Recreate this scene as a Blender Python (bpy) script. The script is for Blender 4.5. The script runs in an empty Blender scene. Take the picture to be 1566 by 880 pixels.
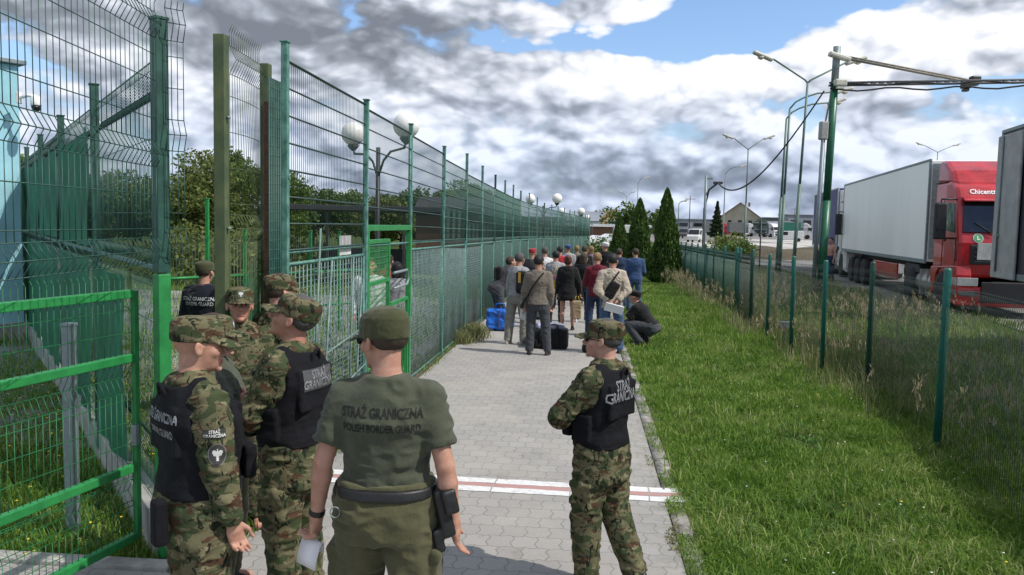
import bpy, bmesh, math, random
import numpy as np
from mathutils import Vector, Matrix
from mathutils.bvhtree import BVHTree
random.seed(7); rng = np.random.default_rng(7)
S = bpy.context.scene; COL = S.collection
R = math.radians
# ------------------------------------------------------------------ camera
YAW, PITCH, ROLL, CAMZ, FPX = R(4.9), R(4.39), R(1.2), 2.27, 1250.0
cam = bpy.data.cameras.new('camera'); camo = bpy.data.objects.new('camera', cam); COL.objects.link(camo)
cam.sensor_width = 36; cam.lens = FPX / 1566 * 36; cam.clip_end = 6000; cam.clip_start = 0.05
CM = Matrix.Rotation(YAW, 4, 'Z') @ Matrix.Rotation(math.pi/2 - PITCH, 4, 'X') @ Matrix.Rotation(ROLL, 4, 'Z')
camo.matrix_world = Matrix.Translation((0, 0, CAMZ)) @ CM
S.camera = camo
S.render.resolution_x = 1024; S.render.resolution_y = 575
FWD = Vector((-math.sin(YAW), math.cos(YAW), 0))
def ray(px, py):
    return (CM.to_3x3() @ Vector(((px-783)/FPX, -(py-440)/FPX, -1))).normalized()
def at(px, py, D):
    d = ray(px, py); return Vector((0, 0, CAMZ)) + d * (D / d.dot(FWD))
def sstep(a, b, v):
    t = np.clip((v-a)/(b-a), 0, 1); return t*t*(3-2*t)
def gz(x, y):
    base = -.009*np.clip(np.asarray(y, float)-10, 0, 70)
    w = np.clip((np.asarray(x, float)-5.5)/4.0, 0, 1)
    return base*(1-w) + .25*w
def gpt(px, D):
    p = at(px, 400, D); p.z = float(gz(p.x, p.y)); return p
# ------------------------------------------------------------------ world
SUNV = Vector((.95, -.30, 0)).normalized(); EL = R(50)
SUNV = Vector((SUNV.x*math.cos(EL), SUNV.y*math.cos(EL), math.sin(EL)))
W = bpy.data.worlds.new('World'); S.world = W; W.use_nodes = True
nt = W.node_tree; nt.nodes.clear(); N = nt.nodes; L = nt.links
def nd(tree, t, **kw):
    n = tree.nodes.new(t)
    for k, v in kw.items(): setattr(n, k, v)
    return n
def mth(tree, op, a, b=None, c=None, clamp=False):
    n = tree.nodes.new('ShaderNodeMath'); n.operation = op; n.use_clamp = clamp
    for i, v in enumerate((a, b, c)):
        if v is None: continue
        if isinstance(v, (int, float)): n.inputs[i].default_value = v
        else: tree.links.new(v, n.inputs[i])
    return n.outputs[0]
def ramp(tree, fac, stops, interp='LINEAR'):
    n = tree.nodes.new('ShaderNodeValToRGB'); cr = n.color_ramp; cr.interpolation = interp
    while len(cr.elements) < len(stops): cr.elements.new(.5)
    for e, (p, c) in zip(cr.elements, stops):
        e.position = p; e.color = (*c, 1) if len(c) == 3 else c
    tree.links.new(fac, n.inputs[0]); return n.outputs[0]
def mixc(tree, f, a, b, mode='MIX'):
    n = tree.nodes.new('ShaderNodeMix'); n.data_type = 'RGBA'; n.blend_type = mode
    for s, v in ((n.inputs[0], f), (n.inputs[6], a), (n.inputs[7], b)):
        if isinstance(v, (int, float)): s.default_value = v
        elif isinstance(v, tuple): s.default_value = (*v, 1)
        else: tree.links.new(v, s)
    return n.outputs[2]
def noise(tree, vec, scale, detail=4, rough=.5, dist=0):
    n = tree.nodes.new('ShaderNodeTexNoise'); n.inputs['Scale'].default_value = scale
    n.inputs['Detail'].default_value = detail; n.inputs['Roughness'].default_value = rough; n.inputs['Distortion'].default_value = dist
    if vec is not None: tree.links.new(vec, n.inputs['Vector'])
    return n.outputs[0]
sky = nd(nt, 'ShaderNodeTexSky', sky_type='NISHITA', sun_disc=False)
sky.sun_elevation = EL; sky.sun_rotation = math.atan2(SUNV.x, SUNV.y); sky.air_density = 1.2; sky.dust_density = .6; sky.ozone_density = 2
tc = nd(nt, 'ShaderNodeTexCoord'); sx = nd(nt, 'ShaderNodeSeparateXYZ'); L.new(tc.outputs['Generated'], sx.inputs[0])
X, Y, Z = sx.outputs
az = mth(nt, 'ARCTAN2', X, Y); el = mth(nt, 'ARCSINE', Z)
den = mth(nt, 'ADD', mth(nt, 'MAXIMUM', Z, 0.0), .22)
cv = nd(nt, 'ShaderNodeCombineXYZ'); L.new(mth(nt, 'DIVIDE', X, den), cv.inputs[0]); L.new(mth(nt, 'DIVIDE', Y, den), cv.inputs[1])
def blob(px, py, w, h, amp):      # a region of the sky dome, by azimuth and elevation
    d = ray(px, py); a0 = math.atan2(d.x, d.y); e0 = math.asin(d.z)
    u = mth(nt, 'MULTIPLY', mth(nt, 'SUBTRACT', az, a0), FPX/w); v = mth(nt, 'MULTIPLY', mth(nt, 'SUBTRACT', el, e0), FPX/h)
    r2 = mth(nt, 'ADD', mth(nt, 'MULTIPLY', u, u), mth(nt, 'MULTIPLY', v, v))
    return mth(nt, 'MULTIPLY', mth(nt, 'EXPONENT', mth(nt, 'MULTIPLY', r2, -1.0)), amp)
def total(items):
    t = items[0]
    for i in items[1:]: t = mth(nt, 'ADD', t, i)
    return t
dv = nd(nt, 'ShaderNodeCombineXYZ'); L.new(az, dv.inputs[0]); L.new(mth(nt, 'MULTIPLY', el, 1.7), dv.inputs[1])
def vadd(v, off):
    m = nt.nodes.new('ShaderNodeMapping'); L.new(v, m.inputs[0]); m.inputs['Location'].default_value = off; return m.outputs[0]
wn = nt.nodes.new('ShaderNodeTexNoise'); wn.inputs['Scale'].default_value = 7; wn.inputs['Detail'].default_value = 5; L.new(dv.outputs[0], wn.inputs['Vector'])
ws_ = nt.nodes.new('ShaderNodeVectorMath'); ws_.operation = 'MULTIPLY_ADD'; L.new(wn.outputs[1], ws_.inputs[0]); ws_.inputs[1].default_value = (.07, .06, 0); L.new(dv.outputs[0], ws_.inputs[2])
def puffs(v, scale, det=3):
    n = nt.nodes.new('ShaderNodeTexVoronoi'); n.feature = 'F1'; n.inputs['Scale'].default_value = scale; n.inputs['Detail'].default_value = det; n.inputs['Roughness'].default_value = .55; n.inputs['Lacunarity'].default_value = 2.2
    L.new(v, n.inputs['Vector']); return mth(nt, 'SUBTRACT', 1.0, n.outputs['Distance'])
n1 = noise(nt, ws_.outputs[0], 4.2, 6, .55)
n2 = noise(nt, cv.outputs[0], 1.5, 6, .5, .2)
n3 = noise(nt, vadd(dv.outputs[0], (3.3, 1.06, 2)), 5.5, 5, .5)
B0 = puffs(ws_.outputs[0], 6.5); B1 = puffs(vadd(ws_.outputs[0], (.008, .020, 0)), 6.5)
relief = mth(nt, 'SUBTRACT', B0, B1)
hole = total([blob(915, 66, 140, 22, -.30), blob(1045, 60, 95, 40, -.28), blob(1130, 8, 150, 22, -.20), blob(1238, 200, 24, 45, -.28), blob(730, 205, 120, 60, .10), blob(1150, 250, 120, 50, .10), blob(1330, 190, 80, 50, .10), blob(1450, 132, 110, 14, -.12), blob(790, 75, 40, 14, -.12),
              blob(560, 60, 500, 90, .12), blob(1330, 90, 230, 50, .10), blob(860, 140, 230, 36, .20), blob(1150, 110, 110, 36, .16), blob(930, 18, 80, 12, .22), blob(1100, 330, 500, 90, .25)])
cover = total([mth(nt, 'MULTIPLY', n1, .50), mth(nt, 'MULTIPLY', n2, .25), mth(nt, 'MULTIPLY', mth(nt, 'SUBTRACT', B0, .5), .35), hole])
cover = mth(nt, 'ADD', cover, .245)
cmask = ramp(nt, cover, [(.345, (0, 0, 0)), (.385, (.75, .75, .75)), (.43, (1, 1, 1))])
lum = total([mth(nt, 'MULTIPLY', mth(nt, 'SUBTRACT', n3, .5), .38), mth(nt, 'MULTIPLY', relief, 1.15), mth(nt, 'MULTIPLY', mth(nt, 'SUBTRACT', B0, .7), .30), mth(nt, 'MULTIPLY', mth(nt, 'SUBTRACT', n2, .5), .3),
             blob(450, 40, 260, 60, -.58), blob(100, 20, 260, 80, -.16), blob(640, 90, 150, 50, -.22), blob(350, 300, 300, 120, .02),
             blob(910, 252, 150, 26, -.20), blob(1330, 170, 150, 34, -.16), blob(1000, 325, 420, 36, -.12), blob(1150, 240, 150, 30, -.10), blob(1350, 230, 260, 60, .10),
             blob(785, 212, 45, 22, .34), blob(600, 165, 90, 40, .16), blob(860, 118, 200, 30, .30), blob(1110, 120, 120, 36, .34), blob(1260, 150, 90, 30, .14), blob(1400, 60, 240, 50, .20), blob(1060, 190, 160, 35, .12), blob(930, 18, 90, 16, .2)])
lum = mth(nt, 'ADD', lum, .90)
# cloud radiance before the 0.1 strength below
ccol = ramp(nt, lum, [(.0, (1.6, 1.78, 2.15)), (.28, (2.4, 2.65, 3.1)), (.5, (3.7, 4.0, 4.65)), (.70, (5.4, 5.7, 6.35)), (.95, (7.5, 7.6, 7.85))])
skyc = mixc(nt, 1.0, sky.outputs[0], (.98, 1.08, 1.28), 'MULTIPLY')
col = mixc(nt, cmask, skyc, ccol)
lowc = mixc(nt, 1.0, ccol, (.74, .84, 1.0), 'MULTIPLY')
low = ramp(nt, el, [(.0, (1, 1, 1)), (.09, (.75, .75, .75)), (.17, (0, 0, 0))])
col = mixc(nt, mth(nt, 'MULTIPLY', low, .75), col, lowc)
col = mixc(nt, ramp(nt, Z, [(.0, (1, 1, 1)), (.004, (0, 0, 0))]), col, (1.2, 1.3, 1.2))
bg = nd(nt, 'ShaderNodeBackground'); bg.inputs[1].default_value = .10; L.new(col, bg.inputs[0])
wo = nd(nt, 'ShaderNodeOutputWorld'); L.new(bg.outputs[0], wo.inputs[0])
sun = bpy.data.lights.new('sun', 'SUN'); sun.energy = 3.0; sun.angle = R(.6); sun.color = (1, .95, .87)
suno = bpy.data.objects.new('sun', sun); COL.objects.link(suno); suno.rotation_euler = SUNV.to_track_quat('Z', 'Y').to_euler()
S.view_settings.view_transform = 'Standard'; S.view_settings.look = 'None'; S.view_settings.exposure = .50; S.view_settings.gamma = 1
W.cycles.sampling_method = 'MANUAL'; W.cycles.sample_map_resolution = 512
S.render.engine = 'CYCLES'; S.cycles.max_bounces = 6; S.cycles.transparent_max_bounces = 12
# ------------------------------------------------------------------ helpers
def tag(o, label=None, cat=None, group=None, kind=None):
    for k, v in (('label', label), ('category', cat), ('group', group), ('kind', kind)):
        if v: o[k] = v
    return o
def empty(name, loc=(0, 0, 0), rz=0):
    o = bpy.data.objects.new(name, None); COL.objects.link(o); o.location = loc; o.rotation_euler.z = rz; o.empty_display_size = .2; return o
def link(name, me, mats, parent=None, smooth=False):
    o = bpy.data.objects.new(name, me); COL.objects.link(o)
    for m in (mats if isinstance(mats, (list, tuple)) else [mats]): me.materials.append(m)
    if parent: o.parent = parent
    if smooth: me.polygons.foreach_set('use_smooth', np.ones(len(me.polygons), bool))
    return o
def npmesh(name, V, F, nper=4):
    V = np.asarray(V, np.float32); F = np.asarray(F, np.int32)
    me = bpy.data.meshes.new(name); me.vertices.add(len(V)); me.vertices.foreach_set('co', V.ravel())
    me.loops.add(F.size); me.loops.foreach_set('vertex_index', F.ravel())
    me.polygons.add(len(F)); me.polygons.foreach_set('loop_start', np.arange(0, F.size, nper, dtype=np.int32))
    me.update(calc_edges=True); return me
def copy_tree(o, parent=None):
    c = o.copy(); COL.objects.link(c)
    if parent: c.parent = parent
    for ch in list(o.children): copy_tree(ch, c)
    return c
class MB:
    """collects boxes, tubes, lathes, prisms into one mesh"""
    def __init__(s): s.bm = bmesh.new(); s.mi = 0
    def _set(s, faces, sm=False):
        for f in faces: f.material_index = s.mi; f.smooth = sm
    def box(s, c, d, bev=0, rot=None, seg=2):
        r = bmesh.ops.create_cube(s.bm, size=1); vs = r['verts']
        for v in vs: v.co = Vector((v.co.x*d[0], v.co.y*d[1], v.co.z*d[2]))
        if bev:
            es = list({e for v in vs for e in v.link_edges})
            rr = bmesh.ops.bevel(s.bm, geom=es, offset=bev, segments=seg, affect='EDGES', profile=.5)
            vs = list({v for f in rr['faces'] for v in f.verts} | {v for v in vs if v.is_valid})
        M = Matrix.Translation(c) @ (rot.to_4x4() if rot is not None else Matrix.Identity(4))
        for v in vs: v.co = M @ v.co
        s._set({f for v in vs for f in v.link_faces}, False); return s
    def tube(s, pts, r, seg=8, caps=True):
        pts = [Vector(p) for p in pts]; n = len(pts)
        rs = r if isinstance(r, (list, tuple)) else [r]*n
        rings = []; up = None
        for i, p in enumerate(pts):
            t = (pts[min(i+1, n-1)] - pts[max(i-1, 0)]).normalized()
            if up is None: up = Vector((0, 0, 1)) if abs(t.z) < .9 else Vector((1, 0, 0))
            a = t.cross(up).normalized(); b = a.cross(t).normalized(); up = b
            rings.append([s.bm.verts.new(p + (a*math.cos(k*2*math.pi/seg) + b*math.sin(k*2*math.pi/seg))*rs[i]) for k in range(seg)])
        fs = []
        for i in range(n-1):
            for k in range(seg): fs.append(s.bm.faces.new((rings[i][k], rings[i][(k+1) % seg], rings[i+1][(k+1) % seg], rings[i+1][k])))
        s._set(fs, seg > 4)
        if caps: s._set([s.bm.faces.new(rings[0][::-1]), s.bm.faces.new(rings[-1])])
        return s
    def lathe(s, prof, c=(0, 0, 0), seg=24, M=None):
        rings = []; M = M or Matrix.Identity(4); c = Vector(c)
        for (r, z) in prof: rings.append([s.bm.verts.new(M @ (c + Vector((r*math.cos(k*2*math.pi/seg), r*math.sin(k*2*math.pi/seg), z)))) for k in range(seg)])
        fs = []
        for i in range(len(prof)-1):
            for k in range(seg): fs.append(s.bm.faces.new((rings[i][k], rings[i][(k+1) % seg], rings[i+1][(k+1) % seg], rings[i+1][k])))
        s._set(fs, True)
        s._set([s.bm.faces.new(rings[0][::-1]), s.bm.faces.new(rings[-1])], False); return s
    def prism(s, poly, a, b, axis='x'):
        def P(u, v, w): return (w, u, v) if axis == 'x' else ((u, w, v) if axis == 'y' else (u, v, w))
        A = [s.bm.verts.new(P(u, v, a)) for u, v in poly]; B = [s.bm.verts.new(P(u, v, b)) for u, v in poly]; n = len(poly)
        fs = [s.bm.faces.new(A), s.bm.faces.new(B[::-1])] + [s.bm.faces.new((A[i], B[i], B[(i+1) % n], A[(i+1) % n])) for i in range(n)]
        s._set(fs); return s
    def quad(s, *p):
        s._set([s.bm.faces.new([s.bm.verts.new(q) for q in p])]); return s
    def build(s, name, mats, parent=None, bevel=0):
        bmesh.ops.recalc_face_normals(s.bm, faces=s.bm.faces)
        me = bpy.data.meshes.new(name); s.bm.to_mesh(me); s.bm.free()
        o = link(name, me, mats, parent)
        if bevel:
            m = o.modifiers.new('bevel', 'BEVEL'); m.width = bevel; m.segments = 2; m.limit_method = 'ANGLE'
        return o
# ------------------------------------------------------------------ materials
MATS = {}
def mat(name, base, rough=.6, metal=0, var=.15, vscale=6, bump=0, bscale=40, base2=None, spec=.5, coat=0, trans=0, sheen=0, randobj=False, stretch=None):
    if name in MATS: return MATS[name]
    m = bpy.data.materials.new(name); m.use_nodes = True; t = m.node_tree; b = t.nodes['Principled BSDF']
    b.inputs['Roughness'].default_value = rough; b.inputs['Metallic'].default_value = metal; b.inputs['Specular IOR Level'].default_value = spec
    b.inputs['Coat Weight'].default_value = coat; b.inputs['Sheen Weight'].default_value = sheen
    if trans: b.inputs['Transmission Weight'].default_value = trans
    tcn = t.nodes.new('ShaderNodeTexCoord'); vec = tcn.outputs['Object']
    if stretch:
        mpn = t.nodes.new('ShaderNodeMapping'); mpn.inputs['Scale'].default_value = stretch; t.links.new(vec, mpn.inputs[0]); vec = mpn.outputs[0]
    if base2 is None: base2 = tuple(c*(1-var*1.6) for c in base); base = tuple(min(1, c*(1+var*.6)) for c in base)
    n = noise(t, vec, vscale, 6, .6)
    c = mixc(t, ramp(t, n, [(.35, (0, 0, 0)), (.65, (1, 1, 1))]), base2, base)
    t.links.new(c, b.inputs['Base Color'])
    rr = mth(t, 'ADD', mth(t, 'MULTIPLY', mth(t, 'SUBTRACT', n, .5), .35), rough, clamp=True); t.links.new(rr, b.inputs['Roughness'])
    if bump:
        bn = t.nodes.new('ShaderNodeBump'); bn.inputs['Strength'].default_value = bump; bn.inputs['Distance'].default_value = .01
        t.links.new(noise(t, vec, bscale, 5, .6), bn.inputs['Height']); t.links.new(bn.outputs[0], b.inputs['Normal'])
    MATS[name] = m; return m
def cloth(name, base, var=.12, rough=.88, **k):
    return mat(name, base, rough, var=var, vscale=14, bump=.35, bscale=60, spec=.15, sheen=.15, **k)
def camo_mat(name, seed):
    m = bpy.data.materials.new(name); m.use_nodes = True; t = m.node_tree; b = t.nodes['Principled BSDF']
    b.inputs['Roughness'].default_value = .9; b.inputs['Specular IOR Level'].default_value = .15
    tcn = t.nodes.new('ShaderNodeTexCoord')
    def lay(off, scale, st, dist=.6, det=3):
        mp = t.nodes.new('ShaderNodeMapping'); mp.inputs['Location'].default_value = (off+seed, off*2.1, off*.7-seed); mp.inputs['Scale'].default_value = st
        t.links.new(tcn.outputs['Object'], mp.inputs[0]); return noise(t, mp.outputs[0], scale, det, .55, dist)
    c = mixc(t, lay(0, 9, (1, 1, 1)), (.092, .088, .046), (.140, .128, .074))
    def over(c, n, lo, colr): return mixc(t, ramp(t, n, [(lo, (0, 0, 0)), (lo+.012, (1, 1, 1))]), c, colr)
    c = over(c, lay(3, 8.5, (1, 1, 1.9)), .51, (.046, .060, .028))
    c = over(c, lay(7, 9.5, (1, 1, 2.2)), .575, (.070, .040, .024))
    c = over(c, lay(11, 14, (1, 1, 1.6)), .60, (.17, .155, .09))
    c = over(c, lay(17, 16, (1.6, 1.6, 1), 1.2), .595, (.014, .018, .011))
    t.links.new(c, b.inputs['Base Color'])
    bn = t.nodes.new('ShaderNodeBump'); bn.inputs['Strength'].default_value = .35; bn.inputs['Distance'].default_value = .01
    t.links.new(lay(1, 40, (1, 1, 1)), bn.inputs['Height']); t.links.new(bn.outputs[0], b.inputs['Normal'])
    MATS[name] = m; return m
CAMO = camo_mat('camouflage_cloth', 0)
OLIVE = cloth('olive_shirt', (.066, .074, .050)); OLIVE_T = cloth('olive_trousers', (.085, .082, .042)); OLIVE_C = cloth('olive_cap', (.060, .064, .030))
BLACKV = mat('black_vest_nylon', (.0075, .0078, .0105), .85, var=.2, vscale=25, bump=.5, bscale=120, spec=.2)
BLACKL = mat('black_leather', (.012, .012, .013), .45, bump=.2)
def skin(name, c): 
    m = mat(name, c, .50, vscale=22, bump=.25, bscale=220, spec=.4, base2=(c[0]*.86, c[1]*.74, c[2]*.72))
    b = m.node_tree.nodes['Principled BSDF']; b.inputs['Subsurface Weight'].default_value = .08; b.inputs['Subsurface Radius'].default_value = (.01, .004, .002); b.inputs['Subsurface Scale'].default_value = .5
    return m
SKIN = [skin('skin_a', (.47, .27, .195)), skin('skin_b', (.45, .235, .165)), skin('skin_c', (.52, .31, .235))]
LIP = mat('lip', (.36, .13, .11), .5); EYE = mat('eye', (.05, .035, .03), .2); BROW = mat('brow_hair', (.06, .04, .03), .8)
STEEL_TEAL = mat('teal_painted_steel', (.12, .29, .235), .55, var=.25, vscale=12, base2=(.045, .14, .11), bump=.1)
STEEL_GREEN = mat('bright_green_painted_steel', (.022, .25, .060), .45, base2=(.016, .17, .045), vscale=9, bump=.12)
STEEL_DKGREEN = mat('dark_teal_painted_steel', (.020, .085, .062), .5, var=.25, vscale=9, base2=(.012, .05, .038))
STEEL_OLIVE = mat('olive_weathered_steel', (.10, .125, .052), .65, vscale=5, base2=(.045, .075, .035), bump=.15)
STEEL_POST = mat('green_fence_post_paint', (.012, .135, .105), .4, var=.15, vscale=5)
WIRE_DK = mat('dark_green_wire', (.022, .060, .050), .5); WIRE_TEAL = mat('pale_teal_wire', (.19, .28, .26), .55, base2=(.09, .16, .14), vscale=8)
WIRE_GATE = mat('gate_mesh_green', (.016, .15, .05), .5); WIRE_MID = mat('weathered_green_wire', (.055, .125, .10), .6); WIRE_RT = mat('grey_green_wire', (.035, .060, .052), .6)
RUST = mat('rusty_steel', (.16, .065, .03), .8, base2=(.06, .035, .02), vscale=30, bump=.3)
GALV = mat('galvanised_steel', (.22, .27, .28), .5, metal=.3, vscale=14)
NET = mat('green_privacy_net', (.010, .15, .070), .8, var=.3, vscale=3, bump=.3, bscale=50)
WHITEP = mat('white_paint', (.78, .79, .78), .4, var=.04)
GLOBE = mat('milk_glass', (.80, .79, .74), .35, var=.03)
DARKM = mat('dark_metal', (.03, .033, .036), .5)
RUBBER = mat('rubber', (.02, .02, .021), .85, bump=.2); CONC = mat('concrete', (.36, .35, .32), .9, var=.25, vscale=4, bump=.3, bscale=30)
PAPER = mat('white_paper', (.72, .73, .76), .7, var=.05)
# ------------------------------------------------------------------ figures: distance fields meshed with surface nets
def _hash(i, j, k, s):
    h = (i*374761393 + j*668265263 + k*2147483647 + s*1274126177) & 0xffffffff
    h = ((h ^ (h >> 13))*1274126177) & 0xffffffff
    return ((h ^ (h >> 16)) & 0xffff)/65535.0
def vnoise(P, s=0):
    I = np.floor(P).astype(np.int64); f = P - I; f = f*f*(3-2*f); o = np.zeros(len(P))
    for a in (0, 1):
        for b in (0, 1):
            for c in (0, 1):
                w = (f[:, 0] if a else 1-f[:, 0])*(f[:, 1] if b else 1-f[:, 1])*(f[:, 2] if c else 1-f[:, 2])
                o += w*_hash(I[:, 0]+a, I[:, 1]+b, I[:, 2]+c, s)
    return o
class Field:
    def __init__(s, vox): s.v = vox; s.p = []
    def add(s, fn, lo, hi, k=.0, sub=False): s.p.append((fn, np.minimum(lo, hi), np.maximum(lo, hi), k, sub))
    def cone(s, a, b, ra, rb, k=.02, fa=False, fb=False, ell=None):
        a = np.array(a, float); b = np.array(b, float); ab = b-a; L2 = ab@ab+1e-9; m = max(ra, rb)*(1 if ell is None else max(1, ell[1]))
        E = None
        if ell is not None: E = np.array(ell[0], float); E = E/np.linalg.norm(E); sc = ell[1]
        def fn(P):
            q = P-a; t = (q@ab)/L2; tc = np.clip(t, 0, 1); r = q-tc[..., None]*ab
            if E is not None: r = r - (r@E)[..., None]*E*(1-1/sc)
            d = np.sqrt((r*r).sum(-1)) - (ra+(rb-ra)*tc)
            Ln = math.sqrt(L2)
            if fa: d = np.maximum(d, -t*Ln)
            if fb: d = np.maximum(d, (t-1)*Ln)
            return d
        s.add(fn, np.minimum(a, b)-m, np.maximum(a, b)+m, k)
    def ell(s, c, r, Rm=None, k=.01, sub=False):
        c = np.array(c, float); r = np.array(r, float); Rm = np.eye(3) if Rm is None else np.array(Rm); m = r.max()
        def fn(P):
            q = ((P-c)@Rm); k0 = np.sqrt(((q/r)**2).sum(-1)); k1 = np.sqrt(((q/(r*r))**2).sum(-1))+1e-9
            return k0*(k0-1)/k1
        s.add(fn, c-m, c+m, k, sub)
    def rbox(s, c, h, Rm=None, rad=.01, k=.005, sub=False):
        c = np.array(c, float); h = np.array(h, float); Rm = np.eye(3) if Rm is None else np.array(Rm); m = np.linalg.norm(h)
        def fn(P):
            q = np.abs((P-c)@Rm)-h+rad; return np.sqrt((np.maximum(q, 0)**2).sum(-1)) + np.minimum(q.max(-1), 0) - rad
        s.add(fn, c-m, c+m, k, sub)
    def loft(s, O, Rm, st, k=.02, n=2.3, clip=None, off=0):
        O = np.array(O, float); Rm = np.array(Rm); st = np.array(st, float)
        zs, ws, ds, ys = st.T; lo, hi = zs[0], zs[-1]
        if clip: lo, hi = max(lo, clip[0]), min(hi, clip[1])
        def fn(P):
            q = (P-O)@Rm; z = q[..., 2]; w = np.interp(z, zs, ws)+off; d = np.interp(z, zs, ds)+off; y = q[..., 1]-np.interp(z, zs, ys)
            e = (np.abs(q[..., 0]/w)**n + np.abs(y/d)**n)**(1/n)
            return np.maximum((e-1)*np.minimum(w, d)*.95, np.maximum(lo-z, z-hi))
        m = ws.max()+abs(off)+.02; pts = np.array([O+Rm@np.array([a, b, c]) for a in (-m, m) for b in (-m, m) for c in (lo, hi)])
        s.add(fn, pts.min(0), pts.max(0), k)
    def mesh(s):
        v = s.v; lo = np.min([p[1] for p in s.p if not p[4]], 0)-4*v-.01; hi = np.max([p[2] for p in s.p if not p[4]], 0)+4*v+.01
        n = np.ceil((hi-lo)/v).astype(int)+1; F = np.full(n, .5, np.float32)
        for fn, a, b, k, sub in s.p:
            mg = k+3*v
            i0 = np.clip(np.floor((a-mg-lo)/v).astype(int), 0, n); i1 = np.clip(np.ceil((b+mg-lo)/v).astype(int)+1, 0, n)
            if (i1 <= i0).any(): continue
            g = np.stack(np.meshgrid(*[lo[q]+v*np.arange(i0[q], i1[q]) for q in range(3)], indexing='ij'), -1)
            d = fn(g); sl = tuple(slice(i0[q], i1[q]) for q in range(3)); f = F[sl]
            if sub:
                if k > 0: h = np.clip(.5-.5*(f+d)/k, 0, 1); F[sl] = f*(1-h)-d*h+k*h*(1-h)
                else: F[sl] = np.maximum(f, -d)
            elif k > 0:
                h = np.clip(.5+.5*(f-d)/k, 0, 1); F[sl] = f*(1-h)+d*h-k*h*(1-h)
            else: F[sl] = np.minimum(f, d)
        F[0] = F[-1] = .5; F[:, 0] = F[:, -1] = .5; F[:, :, 0] = F[:, :, -1] = .5
        ins = F < 0; nn = n; st = np.array([nn[1]*nn[2], nn[2], 1])
        cells = []; pos = []; quads = []
        for ax in range(3):
            o = [0, 0, 0]; o[ax] = 1
            A = ins[:nn[0]-o[0], :nn[1]-o[1], :nn[2]-o[2]]; B = ins[o[0]:, o[1]:, o[2]:]
            ii = np.array(np.nonzero(A != B)).T
            f0 = F[tuple(ii.T)]; f1 = F[tuple((ii+o).T)]; t = f0/(f0-f1+1e-12)
            p = ii.astype(float); p[:, ax] += t
            b1, b2 = (ax+1) % 3, (ax+2) % 3; c = []
            for d1, d2 in ((0, 0), (-1, 0), (-1, -1), (0, -1)):
                q = ii.copy(); q[:, b1] += d1; q[:, b2] += d2; c.append(q@st)
            c = np.array(c).T; cells.append(c.ravel()); pos.append(np.repeat(p, 4, 0))
            fl = A[tuple(ii.T)]; quads.append(np.where(fl[:, None], c, c[:, ::-1]))
        cells = np.concatenate(cells); pos = np.concatenate(pos); quads = np.concatenate(quads)
        u, inv = np.unique(cells, return_inverse=True); cnt = np.bincount(inv)
        V = np.stack([np.bincount(inv, pos[:, q])/cnt for q in range(3)], 1)
        return lo+V*v, np.searchsorted(u, quads)
def vnormals(V, Q):
    fn = np.cross(V[Q[:, 2]]-V[Q[:, 0]], V[Q[:, 3]]-V[Q[:, 1]]); Nn = np.zeros_like(V)
    for i in range(4): np.add.at(Nn, Q[:, i], fn)
    return Nn/(np.linalg.norm(Nn, axis=1, keepdims=True)+1e-12)
def relax(V, Q, it=1):
    for _ in range(it):
        A = np.zeros_like(V); c = np.zeros(len(V))
        for i in range(4):
            for j in (1, 3): np.add.at(A, Q[:, i], V[Q[:, (i+j) % 4]]); np.add.at(c, Q[:, i], 1)
        V = V*.5+.5*A/c[:, None]
    return V
def folds(V, Q, amp, fr=(16, 16, 26), seed=0):
    Nn = vnormals(V, Q); P = V*np.array(fr); P = P+1.6*np.stack([vnoise(V*6+9, seed+5), vnoise(V*6+19, seed+6), vnoise(V*6, seed+7)], 1)
    a = 1-2*np.abs(vnoise(P, seed)-.5)*1.0; b = vnoise(V*9, seed+1)
    return V + Nn*(amp*((a-.62)*1.6*(.35+b)+(b-.5)*.5))[:, None]
BVH = {}
def fobj(name, F, mats, parent, amp=0, seed=0, fr=(16, 16, 26), it=1, mi=None, bvh=False):
    V, Q = F.mesh(); V = relax(V, Q, it)
    if amp: V = folds(V, Q, amp, fr, seed)
    me = npmesh(name, V, Q)
    if mi is not None: me.polygons.foreach_set('material_index', mi(V[Q].mean(1)).astype(np.int32))
    o = link(name, me, mats, parent, True)
    if bvh: BVH[o.name] = BVHTree.FromPolygons([Vector(v) for v in V], [tuple(int(i) for i in q) for q in Q])
    return o
# text and emblems laid on a surface
def text_geo(lines, size, space=1.25, bold=.0, cond=1.0):
    cu = bpy.data.curves.new('t', 'FONT'); cu.body = '\n'.join(lines); cu.size = size; cu.align_x = 'CENTER'; cu.align_y = 'CENTER'; cu.space_line = space/1.25; cu.offset = bold; cu.resolution_u = 2
    ob = bpy.data.objects.new('t', cu); COL.objects.link(ob); me = ob.to_mesh(); bm = bmesh.new(); bm.from_mesh(me); ob.to_mesh_clear()
    bpy.data.objects.remove(ob); bpy.data.curves.remove(cu)
    for v in bm.verts: v.co.x *= cond
    return bm
def poly_geo(polys):
    bm = bmesh.new()
    for p in polys: bm.faces.new([bm.verts.new((x, y, 0)) for x, y in p])
    return bm
def disc_geo(rx, ry, n=28): return poly_geo([[(rx*math.cos(a*2*math.pi/n), ry*math.sin(a*2*math.pi/n)) for a in range(n)]])
def eagle_geo(s):
    h = [(0, .95), (.10, .80), (.07, .62), (.14, .50), (.42, .72), (.70, .62), (.80, .30), (.62, .0), (.60, -.25), (.44, -.10), (.36, -.32), (.24, -.15), (.16, -.45), (.30, -.62), (.12, -.66), (.22, -.92), (0, -.98)]
    pts = h + [(-x, y) for x, y in h[::-1][1:-1]]
    return poly_geo([[(x*s, y*s) for x, y in pts]])
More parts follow.
